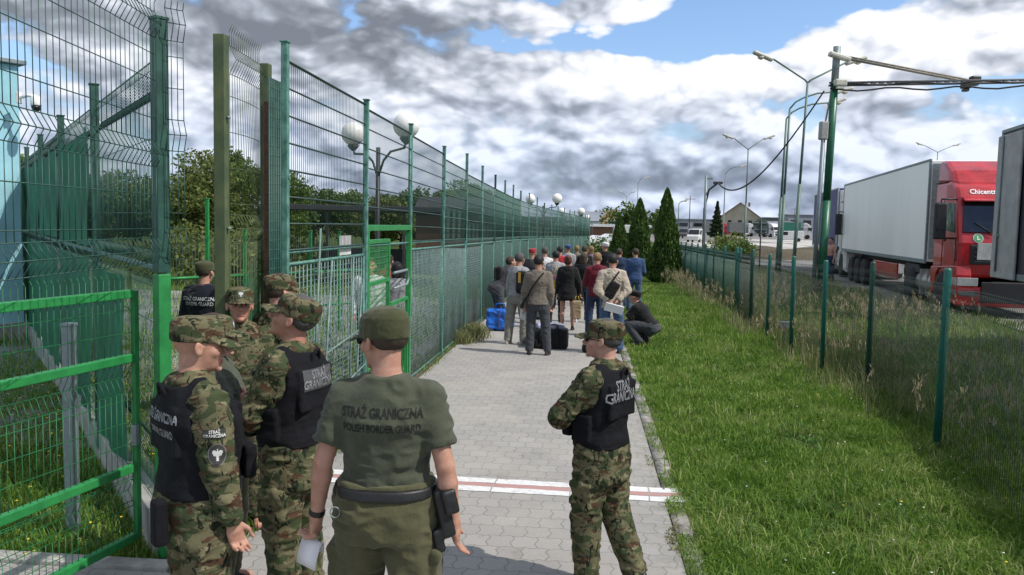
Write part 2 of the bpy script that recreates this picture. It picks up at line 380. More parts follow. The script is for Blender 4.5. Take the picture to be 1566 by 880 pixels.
def decal(name, bm, bvh, c, u, n, m, parent, off=.0015, maxe=.02, reach=.25):
    bmesh.ops.triangulate(bm, faces=bm.faces)
    for _ in range(4):
        es = [e for e in bm.edges if e.calc_length() > maxe]
        if not es: break
        bmesh.ops.subdivide_edges(bm, edges=es, cuts=1); bmesh.ops.triangulate(bm, faces=bm.faces)
    n = Vector(n).normalized(); u = (Vector(u) - n*Vector(u).dot(n)).normalized(); w = n.cross(u); c = Vector(c); bad = []
    for v in bm.verts:
        p = c+u*v.co.x+w*v.co.y
        h = bvh.ray_cast(p+n*reach, -n, reach*2)
        if h[0] is None: bad.append(v); continue
        v.co = h[0]+n*off
    bmesh.ops.delete(bm, geom=bad, context='VERTS')
    me = bpy.data.meshes.new(name); bm.to_mesh(me); bm.free(); return link(name, me, m, parent)
ST = [(-.16, .15, .11, 0), (-.10, .165, .122, -.005), (-.04, .170, .124, -.008), (.05, .160, .112, 0), (.14, .150, .105, .008), (.26, .163, .116, .010), (.35, .178, .122, .0), (.41, .165, .112, -.006), (.46, .130, .095, -.012), (.505, .085, .072, -.018), (.55, .058, .058, -.02)]
def rotm(v, axis, a): return np.array(Matrix.Rotation(a, 3, Vector(axis)))@v
def person(name_loc, rz, label, H=1.8, lean=(0, 0, 1), tyaw=0, arms=None, legs=None, hands=None, head=(0, 0), top=None, bottom=None, cap=None, hair=None, vest=False, belt=False,
           shoes=None, skn=0, vox=.012, fine=False, girth=1.0, group=None, glasses=False, boots=False, sit=None, name='person', hb=None, width=1.0, bald=False):
    sk = SKIN[skn]; s = H/1.745
    d = dict(uaL=(-.20, -.05, -1), faL=(-.05, .28, -1), uaR=(.20, -.05, -1), faR=(.05, .28, -1)); d.update(arms or {})
    lg = dict(thL=(-.03, .03, -1), shL=(-.02, -.08, -1), thR=(.03, .03, -1), shR=(.02, -.08, -1)); lg.update(legs or {})
    hd = dict(curlL=.5, curlR=.5, thL=(0, 1, 0), thR=(0, 1, 0)); hd.update(hands or {})
    nrm = lambda v: np.array(v, float)/np.linalg.norm(v)
    up = nrm(lean); fwd = np.array([-math.sin(tyaw), math.cos(tyaw), 0]); xax = nrm(np.cross(fwd, up)); fwd = np.cross(up, xax)
    T = np.stack([xax, fwd, up], 1)
    hipoff = {'L': np.array([-.092, 0, 0]), 'R': np.array([.092, 0, 0])}
    J = {}
    for q in 'LR':
        J['hip'+q] = hipoff[q]; J['kn'+q] = J['hip'+q]+.43*nrm(lg['th'+q]); J['an'+q] = J['kn'+q]+.42*nrm(lg['sh'+q])
    low = min(J['anL'][2], J['anR'][2]); O = np.array([0, 0, .085-low])
    for k in J: J[k] = J[k]+O
    TP = lambda p: O+T@np.array(p, float)
    for q, sg in (('L', -1), ('R', 1)):
        J['sh'+q] = TP((sg*.172*width, -.008, .445)); J['el'+q] = J['sh'+q]+.29*nrm(d['ua'+q]); J['wr'+q] = J['el'+q]+.255*nrm(d['fa'+q])
    Rh = np.array(Matrix.Rotation(head[0], 3, 'Z'))@np.array(Matrix.Rotation(-head[1], 3, 'X')); 
    neckb = TP((0, -.015, .53)); hm = (T*.5+np.eye(3)*.5) if abs(up[2]) > .6 else T; hm = np.linalg.qr(hm)[0]*np.sign(np.diag(np.linalg.qr(hm)[1]))
    HR = hm@Rh; HS = 1.08; hc = neckb+hm@np.array([0, .008, .062])+HR@np.array([0, .02, .085])
    HP = lambda p: hc+HR@(np.array(p, float)*HS)
    he = lambda F_, c, r, Rm=None, k=.01, sub=False: F_.ell(HP(c), np.array(r)*HS, HR if Rm is None else Rm, k, sub)
    st = [(z, w*width*(1+(girth-1)*.5), dd*(girth if -.08 < z < .4 else 1), y+((girth-1)*.06 if -.05 < z < .33 else 0)) for z, w, dd, y in ST]
    # ---- body: one continuous surface
    B = Field(vox)
    B.loft(O, T, st, k=.02, off=-.014, clip=(-.105, .55))
    for q, sg in (('L', -1), ('R', 1)):
        B.cone(TP((sg*.035, -.02, .50)), J['sh'+q]+T@np.array((0, 0, -.005)), .034, .046, .03)
        B.cone(J['sh'+q], J['el'+q], .050, .039, .02); B.cone(J['el'+q], J['el'+q]*.7+J['wr'+q]*.3, .038, .041, .01); B.cone(J['el'+q]*.7+J['wr'+q]*.3, J['wr'+q], .041, .026, .01)
        B.cone(J['hip'+q]+(J['kn'+q]-J['hip'+q])*.1, J['kn'+q], .076, .052, .015); B.cone(J['kn'+q], J['kn'+q]*.65+J['an'+q]*.35, .05, .053, .02); B.cone(J['kn'+q]*.65+J['an'+q]*.35, J['an'+q], .053, .036, .02)
        fw = nrm(lg.get('ft'+q, (sg*.18, 1, 0))); B.cone(J['an'+q]+np.array([0, 0, -.03]), J['an'+q]+fw*.12+np.array([0, 0, -.045]), .036, .028, .02)
        # hand
        w = J['wr'+q]; dr = nrm(d.get('ha'+q, d['fa'+q])); th = np.array(hd['th'+q], float); th = nrm(th-dr*(th@dr)); pn = np.cross(dr, th)*(1 if q == 'R' else -1)
        Hm = np.stack([th, pn, dr], 1); cu = hd['curl'+q]; HPt = lambda a: w+Hm@np.array(a, float)
        B.cone(w, HPt((0, 0, .035)), .026, .026, .015, ell=(th, 1.2))
        B.ell(HPt((0, 0, .055)), (.040, .018, .050), Hm, .012)
        if vox < .013:
            for fi, (ox, ln) in enumerate(((.030, .070), (.011, .080), (-.009, .074), (-.028, .058))):
                rr = .0088 if vox < .007 else .0105
                a = HPt((ox, 0, .088)); c1 = cu*(.8+.12*fi); d1 = Hm@np.array([ox*.6, math.sin(c1), math.cos(c1)]); b = a+d1*ln*.5; c2 = c1+cu*1.2
                d2 = Hm@np.array([0, math.sin(c2), math.cos(c2)]); B.cone(a-d1*.02, b, rr*1.1, rr, .003); B.cone(b, b+d2*ln*.55, rr, rr*.8, .003)
            a = HPt((.028, .004, .022)); b = HPt((.058, .018, .058)); B.cone(a, b, .013, .0105, .006); B.cone(b, HPt((.060, .032, .088)), .0105, .0085, .003)
        else: B.ell(HPt((0, .01, .11)), (.034, .016, .045), Hm, .015)
    hs = .006
    B.cone(neckb, HP((0, -.028, -.045)), .058, .052, .02)
    he(B, (0, -.012, .026), (.076, .097, .088), None, .01); he(B, (0, .022, -.038), (.059, .073, .074), None, .03)
    he(B, (0, .048, -.088), (.036, .036, .026), None, .02)
    he(B, (0, .076, .014), (.050, .016, .011), None, .012)
    B.cone(HP((0, .088, .0)), HP((0, .113, -.036)), .008, .0125, .008); he(B, (0, .101, -.043), (.018, .013, .009), None, .006)
    he(B, (0, .088, -.067), (.022, .011, .006), None, .004); he(B, (0, .087, -.078), (.020, .011, .006), None, .004); he(B, (0, .080, -.104), (.022, .016, .014), None, .01)
    for sg in (-1, 1):
        he(B, (sg*.042, .056, -.03), (.022, .022, .02), None, .015)
        if vox < .009: he(B, (sg*.031, .094, -.006), (.014, .013, .008), None, .008, sub=True); he(B, (sg*.031, .071, -.006), (.012, .012, .009), None, .002)
        er = HR@np.array(Matrix.Rotation(sg*.35, 3, 'Z'))@np.array(Matrix.Rotation(.2, 3, 'X'))
        he(B, (sg*.080, -.010, -.014), (.008 if vox < .009 else .012, .019, .031), er, .004)
        if vox < .009: B.ell(HP((sg*.088, -.006, -.010)), (.006, .010, .018), er, .003, sub=True)
    def mi(Cn):
        q = (Cn-hc)@HR/HS; r = np.zeros(len(q)); x, y, z = np.abs(q[:, 0]), q[:, 1], q[:, 2]
        r[(x < .023) & (y > .078) & (np.abs(z+.073) < .0075)] = 1
        r[((x-.031)**2+(z+.006)**2 < .0085**2) & (y > .068)] = 2
        r[(x > .012) & (x < .050) & (y > .06) & (np.abs(z-.016+(x-.03)**2*4) < .0045)] = 3
        return r
    hmt = hair if hair else BROW
    root = fobj(name, B, [sk, LIP, EYE, hmt], None, mi=mi)
    root.location = name_loc; root.rotation_euler.z = rz; root.scale = (s, s, s)
    tag(root, label, 'person', group)
    info = dict(J=J, O=O, T=T, TP=TP, HP=HP, HR=HR, hc=hc, root=root, st=st, s=s)
    cv = vox*(1.35 if vox < .009 else 1.1)
    # ---- clothes
    if bottom:
        P = Field(cv); th = bottom.get('off', .014); L_ = bottom.get('len', 1.0)
        P.loft(O, T if bottom.get('tilt') else (T*.5+np.eye(3)*.5), [(z, w, dd, y) for z, w, dd, y in st], k=.02, off=th-.004, clip=(-.15, bottom.get('waist', .085)))
        for q in 'LR':
            h, kn, an = J['hip'+q], J['kn'+q], J['an'+q]
            if L_ < 1: P.cone(h, h+(kn-h)*L_*1.6, .090+th, .078+th, .03, fb=True)
            else:
                P.cone(h, kn, .086+th, .060+th, .03); e = an+(an-kn)*(-.02 if boots else .05)
                P.cone(kn, e, .060+th, (.050 if boots else .052)+th*.8, .02, fb=True)
        if boots:
            for q, sg in (('L', -1), ('R', 1)):
                c_ = J['hip'+q]*.38+J['kn'+q]*.62+np.array((sg*(.070+th*.8), 0, 0)); P.rbox(c_, (.020, .070, .085), None, .010, .005); P.rbox(c_+np.array((sg*.006, 0, .065)), (.020, .074, .024), None, .006, .002)
        info['trousers'] = fobj(bottom.get('name', 'trousers'), P, bottom['m'], root, amp=bottom.get('amp', .008), seed=hash_s(label)+3, fr=(13, 13, 24), bvh=fine)
    if top:
        P = Field(cv); th = top.get('off', .010); hem = top.get('hem', -.02)
        P.loft(O, T, st, k=.02, off=th, clip=(hem, .535))
        if hem < -.10: P.loft(O, T, [(z-.12, w, dd, y) for z, w, dd, y in st[:4]], k=.01, off=th+.006, clip=(hem, 0))
        for q, sg in (('L', -1), ('R', 1)):
            sh, e, w = J['sh'+q], J['el'+q], J['wr'+q]
            P.cone(TP((sg*.045, -.02, .49)), sh+T@np.array((0, 0, -.006)), .034+th, .046+th, .03)
            sl = top.get('sleeve', 2)
            if sl < 1: P.cone(sh, sh+(e-sh)*sl, .048+th, .050+th*1.3, .03, fb=True)
            else:
                P.cone(sh, e, .049+th, .045+th, .03); P.cone(e, e+(w-e)*(sl-1), .046+th, .034+th*.7, .015, fb=True)
        if top.get('collar'): P.cone(TP((0, -.015, .50)), TP((0, -.012, .50+top['collar'])), .070, .064, .02, fb=True)
        if top.get('hood'): P.ell(TP((0, -.085, .49)), (.10, .055, .075), T, .03)
        info['shirt'] = fobj(top.get('name', 'shirt'), P, top['m'], root, amp=top.get('amp', .007), seed=hash_s(label)+1, bvh=True)
    if shoes:
        for q, sg in (('L', -1), ('R', 1)):
            a = J['an'+q]; fw = nrm(lg.get('ft'+q, (sg*.18, 1, 0))); sd = nrm(np.cross(fw, (0, 0, 1))); u2 = np.cross(sd, fw); Fm = np.stack([sd, fw, u2], 1)
            P = Field(min(cv, .010)); c = a+u2*(-.085)
            P.loft(c, np.stack([sd, fw, u2], 1), [(0, .043, .142, .045), (.018, .046, .145, .045), (.019, .042, .138, .045), (.045, .040, .125, .035), (.075, .034, .07, -.005), (.10, .034, .055, -.02)], k=.006, n=2.2, clip=(0, .10))
            if boots: P.cone(a-u2*.02, a+(J['kn'+q]-a)*.35, .046, .052, .02, fb=True)
            bm_ = shoes; fobj('boot' if boots else 'shoe', P, bm_, root)
    if hair and not bald:
        P = Field(min(cv, .010)); g = hb or 'short'
        he(P, (0, -.018, .036), (.081, .099, .086), None, .0)
        if g == 'short': he(P, (0, -.050, .0), (.070, .052, .044), None, .02)
        if g == 'long': he(P, (0, -.055, -.08), (.085, .055, .14), None, .04); he(P, (0, -.01, .0), (.09, .08, .09), None, .02)
        if g == 'bun': he(P, (0, -.045, -.01), (.076, .066, .075), None, .02); he(P, (0, -.09, .09), (.04, .04, .04), None, .01)
        P.rbox(HP((0, .12, -.06)), (.2, .09, .12), HR, .01, .01, sub=True); P.rbox(HP((0, .05, -.12)), (.2, .06, .12), HR, .01, .01, sub=True)
        fobj('hair', P, hair, root, amp=.004, fr=(60, 60, 30), seed=4)
    if cap:
        P = Field(cv*.8 if vox < .009 else .010); cp = [(.010, .084, .106, -.010), (.045, .086, .107, -.012), (.078, .086, .105, -.014), (.096, .078, .095, -.016), (.108, .058, .072, -.016), (.114, .025, .04, -.016)]
        if cap.get('soft'): cp = [(.004, .085, .106, -.010), (.04, .087, .108, -.012), (.08, .084, .104, -.014), (.10, .074, .092, -.016), (.117, .055, .07, -.016), (.126, .02, .03, -.016)]
        P.loft(hc, HR, [tuple(HS*a for a in c) for c in cp], k=.008, n=2.1)
        def brim(Pp):
            q = (Pp-hc)@HR/HS; x, y, z = q[..., 0], q[..., 1], q[..., 2]; zz = z-(.022-4.2*x*x-.30*(y-.09))
            e = (np.sqrt((x/.076)**2+((y-.09)/.082)**2)-1)*.07
            return np.maximum(np.maximum(e, np.abs(zz)-.0045), .05-y)
        P.add(brim, HP((0, .1, 0))-.12, HP((0, .1, 0))+.12, .004)
        co = fobj('cap', P, cap['m'], root, amp=.003 if vox < .009 else 0, fr=(30, 30, 30), bvh=bool(cap.get('badge')))
        if cap.get('badge'):
            c = HP((0, .09, .060)); nn = HR@np.array((0, 1, .1)); decal('cap_badge', poly_geo([[(-.022, -.024), (.022, -.024), (.022, .024), (-.022, .024)]]), BVH[co.name], c, HR@np.array((-1, 0, 0)), nn, cloth('cap_badge_cloth', (.10, .11, .08)), co, .002)
            decal('cap_eagle', eagle_geo(.020), BVH[co.name], c, HR@np.array((-1, 0, 0)), nn, mat('silver_thread', (.62, .62, .60), .6), co, .0035, .012)
    if glasses:
        P = Field(.005)
        for sg in (-1, 1):
            he(P, (sg*.034, .088, -.006), (.028, .012, .019), None, .004); P.cone(HP((sg*.060, .082, .0)), HP((sg*.082, -.0, -.002)), .0045, .0045, .004)
        P.cone(HP((-.015, .100, .0)), HP((.015, .100, .0)), .004, .004, .004)
        fobj('sunglasses', P, mat('dark_lens', (.008, .008, .009), .12), root)
    if vest:
        P = Field(cv); off = .036
        P.loft(O, T, [(z, w, dd, y) for z, w, dd, y in st], k=.02, n=2.6, off=off, clip=(vest if isinstance(vest, float) else .02, .50))
        for q, sg in (('L', -1), ('R', 1)):
            P.ell(J['sh'+q]+T@np.array((sg*.082, .01, -.06)), (.100, .115, .165), T, .015, sub=True)
            P.cone(TP((sg*.100, -.02, .478)), TP((sg*.095, .10, .38)), .038, .03, .02); P.cone(TP((sg*.100, -.03, .478)), TP((sg*.10, -.11, .38)), .038, .03, .02)
            P.rbox(TP((sg*(.160*width+.035), .03, .15)), (.022, .065, .085), T, .012, .006)
            P.rbox(TP((sg*.085, .165*girth+.012, .14)), (.062, .028, .075), T, .012, .006)
        for sg in (-1, 1): P.cone(TP((sg*.065, -.02, .478)), TP((sg*.135*width, -.018, .452)), .074, .072, .02)
        P.rbox(TP((0, -.134, .315)), (.155, .013, .11), T, .008, .008); P.rbox(TP((0, .155, .33)), (.11, .018, .08), T, .008, .006)
        P.loft(O, T, st, k=.006, off=off+.006, clip=(.05, .095)); 
        P.ell(TP((0, .01, .60)), (.082, .080, .105), T, .015, sub=True)
        vo = fobj('vest', P, BLACKV, root, amp=.005, seed=9, bvh=True); info['vest'] = vo
        hnd = MB().tube([tuple(TP(p_)) for p_ in ((-.04, -.125, .42), (-.035, -.145, .475), (-.015, -.155, .51), (.015, -.155, .51), (.035, -.145, .475), (.04, -.125, .42))], .009, 8); hnd.build('drag_handle', BLACKV, vo)
    if belt:
        P = Field(.007); P.loft(O, T, st, k=.0, off=.046, clip=(.040, .085)); info['belt'] = fobj('belt', P, BLACKL, root)
    return info
def hash_s(t): return sum(ord(c)*(i+1) for i, c in enumerate(t)) % 977
# ------------------------------------------------------------------ ground
def pathx(y): return 3.0*float(sstep(26, 72, y))         # the path and its fence drift right far away
def sheet(name, xs, ys, dz, m, shift=False, kind='structure'):
    V = []; 
    for y in ys:
        for x in xs:
            X_ = x+(pathx(y) if shift else 0); V.append((X_, y, float(gz(X_, y))+dz))
    nx = len(xs); F = [(j*nx+i, j*nx+i+1, (j+1)*nx+i+1, (j+1)*nx+i) for j in range(len(ys)-1) for i in range(nx-1)]
    o = link(name, npmesh(name, V, F), m); o['kind'] = kind; return o
def gmat():
    m = bpy.data.materials.new('grass_soil'); m.use_nodes = True; t = m.node_tree; b = t.nodes['Principled BSDF']; b.inputs['Roughness'].default_value = .95; b.inputs['Specular IOR Level'].default_value = .1
    v = t.nodes.new('ShaderNodeTexCoord').outputs['Object']
    c = mixc(t, ramp(t, noise(t, v, .45, 6, .6), [(.4, (0, 0, 0)), (.62, (1, 1, 1))]), (.040, .075, .014), (.085, .115, .028))
    c = mixc(t, ramp(t, noise(t, v, 9, 6, .7), [(.35, (0, 0, 0)), (.7, (1, 1, 1))]), c, (.045, .060, .016))
    c = mixc(t, ramp(t, noise(t, v, 2.2, 6, .7), [(.60, (0, 0, 0)), (.72, (.7, .7, .7))]), c, (.12, .10, .05))
    t.links.new(c, b.inputs['Base Color'])
    bn = t.nodes.new('ShaderNodeBump'); bn.inputs['Strength'].default_value = .8; bn.inputs['Distance'].default_value = .05
    t.links.new(noise(t, v, 14, 8, .7), bn.inputs['Height']); t.links.new(bn.outputs[0], b.inputs['Normal']); return m
GRASSM = gmat()
xs = [-3000, -1200, -500, -200, -100, -60, -30, -15, -8, -4, 0, 3, 5.5, 6.5, 7.5, 8.5, 9.5, 15, 30, 60, 100, 200, 500, 1200, 3000]
ys = [-60, -20, -5, 0, 5, 10, 20, 30, 45, 60, 80, 120, 200, 400, 800, 1500, 4000]
sheet('ground', xs, ys, -.012, GRASSM)
def paving_mat():
    m = bpy.data.materials.new('paving_blocks'); m.use_nodes = True; t = m.node_tree; b = t.nodes['Principled BSDF']; b.inputs['Roughness'].default_value = .9; b.inputs['Specular IOR Level'].default_value = .2
    v = t.nodes.new('ShaderNodeTexCoord').outputs['Object']
    # wavy interlocking blocks: a brick pattern bent by a zigzag along each axis
    sp = t.nodes.new('ShaderNodeSeparateXYZ'); t.links.new(v, sp.inputs[0])
    wx = mth(t, 'ADD', sp.outputs[0], mth(t, 'MULTIPLY', mth(t, 'PINGPONG', sp.outputs[1], .07), .38))
    wy = mth(t, 'ADD', sp.outputs[1], mth(t, 'MULTIPLY', mth(t, 'PINGPONG', sp.outputs[0], .06), .34))
    cb = t.nodes.new('ShaderNodeCombineXYZ'); t.links.new(wx, cb.inputs[0]); t.links.new(wy, cb.inputs[1])
    br = t.nodes.new('ShaderNodeTexBrick'); t.links.new(cb.outputs[0], br.inputs['Vector']); br.inputs['Scale'].default_value = 1
    br.inputs['Brick Width'].default_value = .175; br.inputs['Row Height'].default_value = .20; br.inputs['Mortar Size'].default_value = .0055; br.inputs['Mortar Smooth'].default_value = .4
    br.inputs['Color1'].default_value = (.36, .345, .325, 1); br.inputs['Color2'].default_value = (.315, .303, .285, 1); br.inputs['Mortar'].default_value = (.235, .226, .205, 1); br.inputs['Bias'].default_value = 0
    c = mixc(t, .5, br.outputs[0], mixc(t, ramp(t, noise(t, v, .8, 7, .65), [(.3, (0, 0, 0)), (.7, (1, 1, 1))]), (.78, .78, .78), (1, 1, 1)), 'MULTIPLY')
    c = mixc(t, ramp(t, noise(t, v, 35, 5, .7), [(.3, (0, 0, 0)), (.75, (.35, .35, .35))]), c, (.20, .195, .18))
    c = mixc(t, ramp(t, noise(t, v, 1.7, 8, .75), [(.58, (0, 0, 0)), (.70, (.55, .55, .55))]), c, (.17, .155, .125))
    c = mixc(t, ramp(t, noise(t, v, .55, 4, .6, .8), [(.5, (0, 0, 0)), (.6, (.35, .35, .35))]), c, (.40, .375, .33))
    # moss and dirt collect in a band near the right edge
    edge = mth(t, 'MULTIPLY', ramp(t, sp.outputs[0], [(.45, (0, 0, 0)), (.70, (1, 1, 1))]), ramp(t, noise(t, v, 5, 6, .7), [(.46, (0, 0, 0)), (.6, (1, 1, 1))]))
    c = mixc(t, mth(t, 'MULTIPLY', edge, .30), c, (.10, .10, .055))
    t.links.new(c, b.inputs['Base Color'])
    bn = t.nodes.new('ShaderNodeBump'); bn.inputs['Strength'].default_value = .6; bn.inputs['Distance'].default_value = .006
    t.links.new(mth(t, 'ADD', mth(t, 'MULTIPLY', br.outputs['Fac'], -1), mth(t, 'MULTIPLY', noise(t, v, 60, 4, .6), .5)), bn.inputs['Height']); t.links.new(bn.outputs[0], b.inputs['Normal']); return m
pys = [-8, -4, 0, 2, 4, 6, 8, 10]+list(range(12, 81, 3))+[80, 110]
pys = sorted(set(pys))
sheet('path', [-2.36, -1.2, 0, .735], pys, .004, paving_mat(), shift=True)
sheet('path', [-9, -6, -4, -2.361], [-8, 0, 4.87], .004, paving_mat())
o = MB().box((-5.9, 4.94, .0), (6.6, .13, .07), .01).build('kerb', CONC); o['kind'] = 'structure'
# edging stones: a low kerb of single concrete blocks with gaps of dirt
V = []; F = []
def stone(x0, x1, y0, y1, z0, z1, j=.004):
    b = len(V); r = lambda: random.uniform(-j, j)
    for z, q in ((z0, 0), (z1, .008)):
        for x, y in ((x0+q, y0+q), (x1-q, y0+q), (x1-q, y1-q), (x0+q, y1-q)): V.append((x+r(), y+r(), z+(r() if z == z1 else 0)))
    F.extend([(b+4, b+5, b+6, b+7), (b, b+1, b+5, b+4), (b+1, b+2, b+6, b+5), (b+2, b+3, b+7, b+6), (b+3, b, b+4, b+7)])
y = -4.0
while y < 60:
    w = .5; px_ = pathx(y); g = float(gz(0, y)); stone(.742+px_, .885+px_, y+.008, y+w-.008, g-.05, g+.009); y += w
EDGE = mat('edging_concrete', (.30, .285, .255), .9, var=.35, vscale=7, bump=.4, bscale=50)
o = link('kerb', npmesh('kerb', V, F), EDGE); o['kind'] = 'structure'
soil = mat('bare_soil', (.10, .085, .055), .95, var=.4, vscale=12, bump=.8, bscale=30)
sheet('soil_strip', [.735, .85, 1.0], pys, -.003, soil, shift=True)
sheet('soil_edge', [-2.75, -2.55, -2.36], pys, -.003, soil, shift=True)
# painted boundary line: white, red, white
def paint(name, y0, y1, colr, skew=-.03, seed=1):
    m = bpy.data.materials.new(name+'_paint'); m.use_nodes = True; t = m.node_tree; b = t.nodes['Principled BSDF']; b.inputs['Roughness'].default_value = .8
    v = t.nodes.new('ShaderNodeTexCoord').outputs['Object']
    worn = ramp(t, noise(t, v, 22, 8, .8), [(.47, (0, 0, 0)), (.60, (1, 1, 1))])
    w2 = ramp(t, noise(t, v, 3, 6, .7), [(.5, (.25, .25, .25)), (.7, (1, 1, 1))])
    sp = t.nodes.new('ShaderNodeSeparateXYZ'); t.links.new(v, sp.inputs[0])
    jt = mth(t, 'LESS_THAN', mth(t, 'PINGPONG', mth(t, 'ADD', sp.outputs[0], mth(t, 'MULTIPLY', noise(t, v, 2, 3), .1)), .33), .006)
    f = mth(t, 'MAXIMUM', mth(t, 'MULTIPLY', worn, w2), jt)
    t.links.new(mixc(t, f, colr, (.30, .28, .26)), b.inputs['Base Color'])
    xs_ = np.linspace(-2.36, .97, 26); V = []
    for x in xs_:
        for yy in (y0, y1): V.append((x, yy+skew*(x+.8)+random.uniform(-.006, .006), (.0085 if x < .73 else .016)))
    F = [(2*i, 2*i+2, 2*i+3, 2*i+1) for i in range(25)]
    o = link(name, npmesh(name, V, F), m); o['kind'] = 'structure'
paint('white_road_line', 6.75, 6.88, (.66, .66, .65)); paint('red_road_line', 6.88, 6.98, (.40, .22, .20)); paint('white_road_line', 6.98, 7.11, (.66, .66, .65))
# yard of grey gravel and asphalt on the right, apron on the left behind the fence
asph = mat('yard_gravel', (.22, .215, .205), .95, var=.35, vscale=.35, bump=.6, bscale=25, base2=(.115, .11, .10))
V = []; ysr = sorted(set([-20, 0, 5, 8, 10, 12]+list(range(14, 81, 2))+[80, 120, 200, 400]))
xr = [0, 6, 30, 80, 200]
for j, y in enumerate(ysr):
    e = 9.6+.35*math.sin(y*.9)+.3*math.sin(y*2.3)+max(0, (14-y))*.12
    for x in xr: V.append((e+x, y, float(.25)+.012))
nx = len(xr); F = [(j*nx+i, j*nx+i+1, (j+1)*nx+i+1, (j+1)*nx+i) for j in range(len(ysr)-1) for i in range(nx-1)]
o = link('truck_yard', npmesh('truck_yard', V, F), asph); o['kind'] = 'structure'
pale = mat('pale_concrete_ground', (.46, .44, .40), .9, var=.2, vscale=.15)
for i, (x0, x1, y0, y1) in enumerate([(12.5, 60, 60, 78), (13, 26, 88, 130), (30, 90, 95, 180)]):
    V = [(x0+random.uniform(-1, 1), y0, .27), (x1, y0+2, .27), (x1+6, y1, .27), (x0+2, y1-1, .27)]; o = link('concrete_apron', npmesh('concrete_apron', V, [(0, 1, 2, 3)]), pale); o['kind'] = 'structure'
V = []; ysl = sorted(set([7.5, 9, 10]+list(range(12, 60, 3))))
sheet('asphalt_apron', [-16, -9, -2.75], [7.5, 10, 14, 20, 26], -.002, mat('left_asphalt', (.20, .20, .19), .95, var=.3, vscale=.8, bump=.4))
def mound(name, c, rx, ry, h, m, n=22, seed=0):
    V = []; F = []
    for j in range(n+1):
        for i in range(n+1):
            u, v = i/n*2-1, j/n*2-1; r = math.hypot(u, v); P = np.array([[u*3+seed, v*3, seed]]); hh = h*max(0, 1-r*r)*(.6+.8*float(vnoise(P, seed)[0]))
            V.append((c[0]+u*rx, c[1]+v*ry, c[2]+hh-.05))
    for j in range(n):
        for i in range(n): a = j*(n+1)+i; F.append((a, a+1, a+n+2, a+n+1))
    o = link(name, npmesh(name, V, F), m, smooth=True); return o
for i, (px, D, rx, h) in enumerate([(1185, 58, 4.5, .85), (1145, 70, 5, .6), (1245, 66, 4, .7)]):
    c = at(px, 380, D); o = mound('gravel_heap', (c.x, c.y, .26), rx, 2.2, h, soil, seed=i)
    tag(o, ['dark gravel heap behind the octagonal sign', 'flat gravel heap in front of the distant lorries', 'gravel heap left of the blue curtained trailer'][i], 'gravel heap', 'gravel heaps in the truck yard')
# ------------------------------------------------------------------ grass (uncountable)
def leafmat(name, c1, c2, c3=None, trl=.35):
    m = bpy.data.materials.new(name); m.use_nodes = True; t = m.node_tree; b = t.nodes['Principled BSDF']; b.inputs['Roughness'].default_value = .6; b.inputs['Specular IOR Level'].default_value = .25
    a = t.nodes.new('ShaderNodeAttribute'); a.attribute_name = 'tone'
    v = t.nodes.new('ShaderNodeTexCoord').outputs['Object']
    f = mth(t, 'SUBTRACT', mth(t, 'ADD', mth(t, 'MULTIPLY', a.outputs['Fac'], .65), mth(t, 'MULTIPLY', noise(t, v, .9, 5, .65), 1.15)), .30)
    stops = [(.22, c1), (.75, c2)]+([(.93, c3)] if c3 else [])
    c = ramp(t, f, stops); t.links.new(c, b.inputs['Base Color'])
    tr = t.nodes.new('ShaderNodeBsdfTranslucent'); t.links.new(c, tr.inputs[0]); mx = t.nodes.new('ShaderNodeMixShader'); mx.inputs[0].default_value = trl
    t.links.new(b.outputs[0], mx.inputs[1]); t.links.new(tr.outputs[0], mx.inputs[2]); t.links.new(mx.outputs[0], t.nodes['Material Output'].inputs[0]); return m
def blades(name, P, h, w, m, bend=.5, kind='stuff', label=None, parent=None):
    n = len(P); a = rng.uniform(0, 2*np.pi, n); dx, dy = np.cos(a), np.sin(a); b = rng.uniform(.2, 1, n)*bend; ba = rng.uniform(0, 2*np.pi, n)
    bx, by = np.cos(ba)*b*h, np.sin(ba)*b*h; z = P[:, 2]
    def col(ox, oy, oz, s): return np.stack([P[:, 0]+ox+dx*w*s, P[:, 1]+oy+dy*w*s, z+oz], 1)
    A = [col(0, 0, 0, -.5), col(0, 0, 0, .5), col(bx*.35, by*.35, h*.6, .38), col(bx*.35, by*.35, h*.6, -.38), col(bx, by, h*(1-.35*b), 0)]
    V = np.stack(A, 1).reshape(-1, 3); base = np.arange(n)*5
    Q = np.stack([base, base+1, base+2, base+3], 1); Tt = np.stack([base+3, base+2, base+4], 1)
    me = bpy.data.meshes.new(name); me.vertices.add(len(V)); me.vertices.foreach_set('co', V.astype(np.float32).ravel())
    lo = np.concatenate([Q.ravel(), Tt.ravel()]).astype(np.int32); me.loops.add(len(lo)); me.loops.foreach_set('vertex_index', lo)
    st = np.concatenate([np.arange(n)*4, n*4+np.arange(n)*3]).astype(np.int32); me.polygons.add(2*n); me.polygons.foreach_set('loop_start', st); me.update(calc_edges=True)
    at_ = me.attributes.new('tone', 'FLOAT', 'POINT'); at_.data.foreach_set('value', np.repeat(rng.uniform(0, 1, n), 5).astype(np.float32))
    o = link(name, me, m, parent)
    if kind: o['kind'] = kind
    return o
LAWN = leafmat('lawn_blades', (.060, .135, .014), (.185, .325, .040), (.38, .42, .15), trl=.42)
DRY = leafmat('dry_grass_blades', (.07, .11, .028), (.24, .25, .11), (.46, .41, .25)); SEED = leafmat('seed_heads', (.26, .22, .12), (.42, .36, .22))
def gzv(x, y): return gz(x, y)
